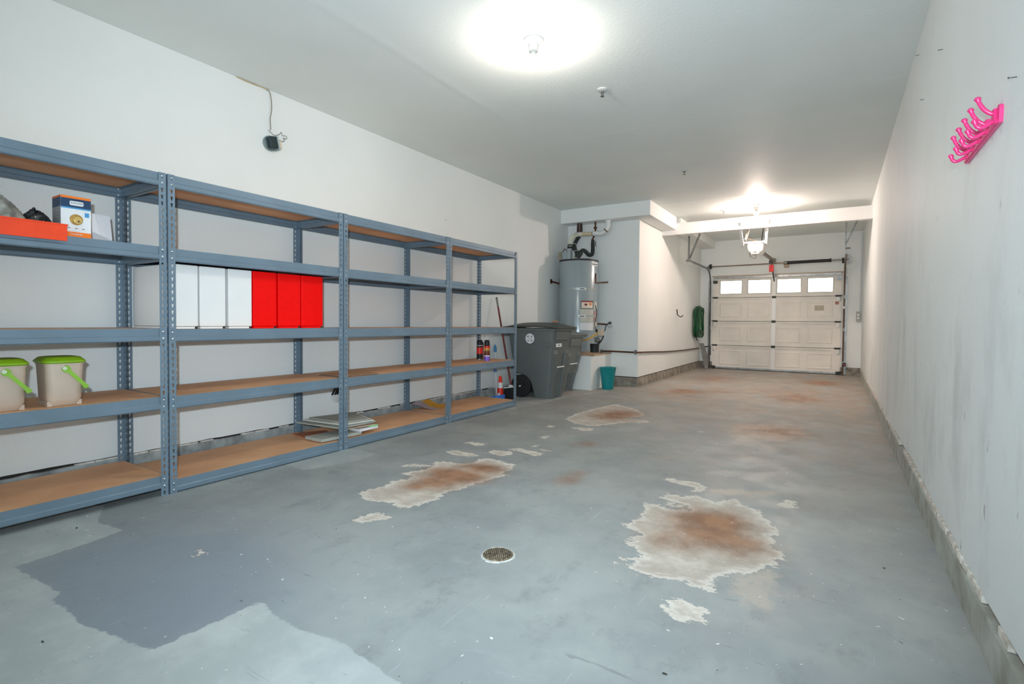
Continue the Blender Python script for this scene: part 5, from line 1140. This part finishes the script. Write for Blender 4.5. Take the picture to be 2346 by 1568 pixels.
# nails
def nail(px, py, wallx, s_, lab, grp):
    p = un(px, py, x=wallx); ln_ = .017; q = MB().tube([(wallx, p[1], p[2]), (wallx+s_*ln_, p[1]+.003, p[2]+.002)], .0015, 6).tube([(wallx+s_*ln_, p[1]+.003, p[2]+.002), (wallx+s_*(ln_+.001), p[1]+.003, p[2]+.002)], .0032, 8)
    solo('nail', q, mat('black_nail', (40, 40, 40), .4, .5), lab, 'nail', grp)
NG = 'nails left in the right wall'
nail(2160, 113, XR, -1, 'bare nail highest up the right wall', NG); nail(2117, 228, XR, -1, 'bare nail in the right wall level with the top of the pink hooks', NG)
nail(2106, 126, XR, -1, 'small nail near the ceiling corner of the right wall', NG); nail(2330, 176, XR, -1, 'bare nail above the pink hook rack at the right edge', NG)
nail(1019, 505, XL, 1, 'single dark nail high on the left wall above the shelves', None)
# ------------------------------------------------------------------ pink hook rack
PINK = mat('hot_pink_plastic', (244, 62, 138), .25, var=.04, scale=6, spec=.6)
t = thing('hook_rack', 'hot pink coat hook rack with five double hooks on the right wall', 'hook rack', (XR, 2.37, 1.62))
q = MB(); q.prism([(2.105, 1.622), (2.10, 1.664), (2.104, 1.674), (2.112, 1.679), (2.120, 1.678), (2.165, 1.660), (2.585, 1.660), (2.592, 1.652), (2.592, 1.628), (2.585, 1.622)], XR-.010, XR, 'x'); q.box(XR-.014, XR-.010, 2.12, 2.58, 1.625, 1.636); part('back_plate', q, PINK, t)
for k in range(5):
    y = 2.150+k*.0985
    b_ = MB().prism([(y-.026, 1.626), (y-.016, 1.652), (y-.011, 1.676), (y+.011, 1.676), (y+.016, 1.652), (y+.026, 1.626)], XR-.016, XR-.004, 'x')
    o = part('hook', b_, PINK, t)
    P = bez([(XR-.010, y, 1.662), (XR-.022, y, 1.667), (XR-.036, y, 1.681), (XR-.046, y, 1.699), (XR-.052, y, 1.716)], 5)
    part('upper_prong', MB().tube(P, [.0062]*(len(P)-2)+[.0075, .0078], 10).lathe([(.004, -.006), (.0085, -.003), (.0092, .001), (.006, .006), (.001, .008)], tuple(P[-1]), 12), PINK, o, True)
    P = bez([(XR-.010, y, 1.643), (XR-.026, y, 1.632), (XR-.042, y, 1.626), (XR-.052, y, 1.632), (XR-.058, y, 1.648)], 5)
    part('lower_prong', MB().tube(P, [.006]*(len(P)-2)+[.0072, .0075], 10).lathe([(.004, -.006), (.008, -.003), (.0088, .001), (.006, .006), (.001, .008)], tuple(P[-1]), 12), PINK, o, True)
    part('screw', MB().tube([(XR-.018, y+.04, 1.642), (XR-.011, y+.04, 1.642)], .005, 10), STEELW, t, True)
# ------------------------------------------------------------------ floor drain and debris
q = MB(); nd = 48; rj = [.0735+.0025*math.sin(3*k*2*math.pi/nd+1)+random.uniform(-.0015, .0015)+(.006 if 34 < k < 42 else 0) for k in range(nd)]; vs = []
for rr, z in ((None, .0), (-.002, .0022), (.0665, .0026), (.0655, .0005)):
    for k in range(nd):
        r_ = rj[k] if rr is None else (rj[k]+rr if rr < 0 else rr); vs.append((dc[0]+r_*math.cos(2*math.pi*k/nd), dc[1]+r_*math.sin(2*math.pi*k/nd), z))
q.add(vs, [(i*nd+k, i*nd+(k+1) % nd, (i+1)*nd+(k+1) % nd, (i+1)*nd+k) for i in range(3) for k in range(nd)])
t = thing('floor_drain', 'round rusty floor drain grate set in the painted concrete', 'drain', (dc[0], dc[1], 0))
part('mortar_ring', q, mat('pale_mortar', (206, 208, 202), .8, var=.15, scale=40), t, True)
part('grate', MB().lathe([(.0655, .0005), (.065, .0032), (.060, .0045)], (dc[0], dc[1], 0), 40), mat('rusty_grate', (156, 146, 126), .5, .4, var=.3, scale=90, c2=(88, 74, 56)), t, True)
q = MB()
for i in range(-6, 7):
    for k in range(-6, 7):
        x, y = i*.0095+(k % 2)*.0047, k*.0088
        if x*x+y*y < .056**2: q.lathe([(.0027, .0048), (.0027, .0056)], (dc[0]+x, dc[1]+y, 0), 6)
g = part('grate_hole', q, mat('hole_black', (30, 28, 26), .9), t); g['kind'] = 'stuff'
rs = random.Random(5); DB = 'flecks lying on the floor'
for i, (px, py, s_, c) in enumerate([(176, 1211, .02, 0), (305, 1224, .008, 1), (613, 1283, .010, 1), (540, 1215, .008, 1), (97, 1472, .016, 0), (1126, 1464, .018, 1), (586, 1312, .006, 1), (845, 1484, .006, 1), (1354, 1166, .010, 1), (200, 1184, .016, 1), (1523, 1546, .02, 0), (770, 1213, .006, 0), (2025, 1303, .014, 0)]):
    s_ *= .5; p = un(px, py, z=0); a = rs.uniform(0, 3.14); n = 7; pl = [(p[0]+s_*rs.uniform(.6, 1.1)*math.cos(2*math.pi*k/n+a)*.8, p[1]+s_*.4*rs.uniform(.5, 1.1)*math.sin(2*math.pi*k/n+a)) for k in range(n)]
    labs = {0: 'dark chip', 1: 'pale chip'}[c]; where = {0: 'just below the left shelving unit', 1: 'near the left end of the dark paint', 2: 'left of centre, the brightest one there', 3: 'below the second shelving unit', 4: 'near the bottom left corner', 5: 'tall one near the bottom, under the drain', 6: 'tiny one left of the drain', 7: 'at the bottom edge of the light paint', 8: 'between the two big stains', 9: 'right below the first shelf beam', 10: 'at the bottom edge right of centre', 11: 'above and left of the drain', 12: 'near the right wall'}[i]
    solo('floor_chip', MB().prism(pl, .0004, .003, 'z'), CW if c else DKSTEEL, labs+' on the floor '+where, 'debris', DB)
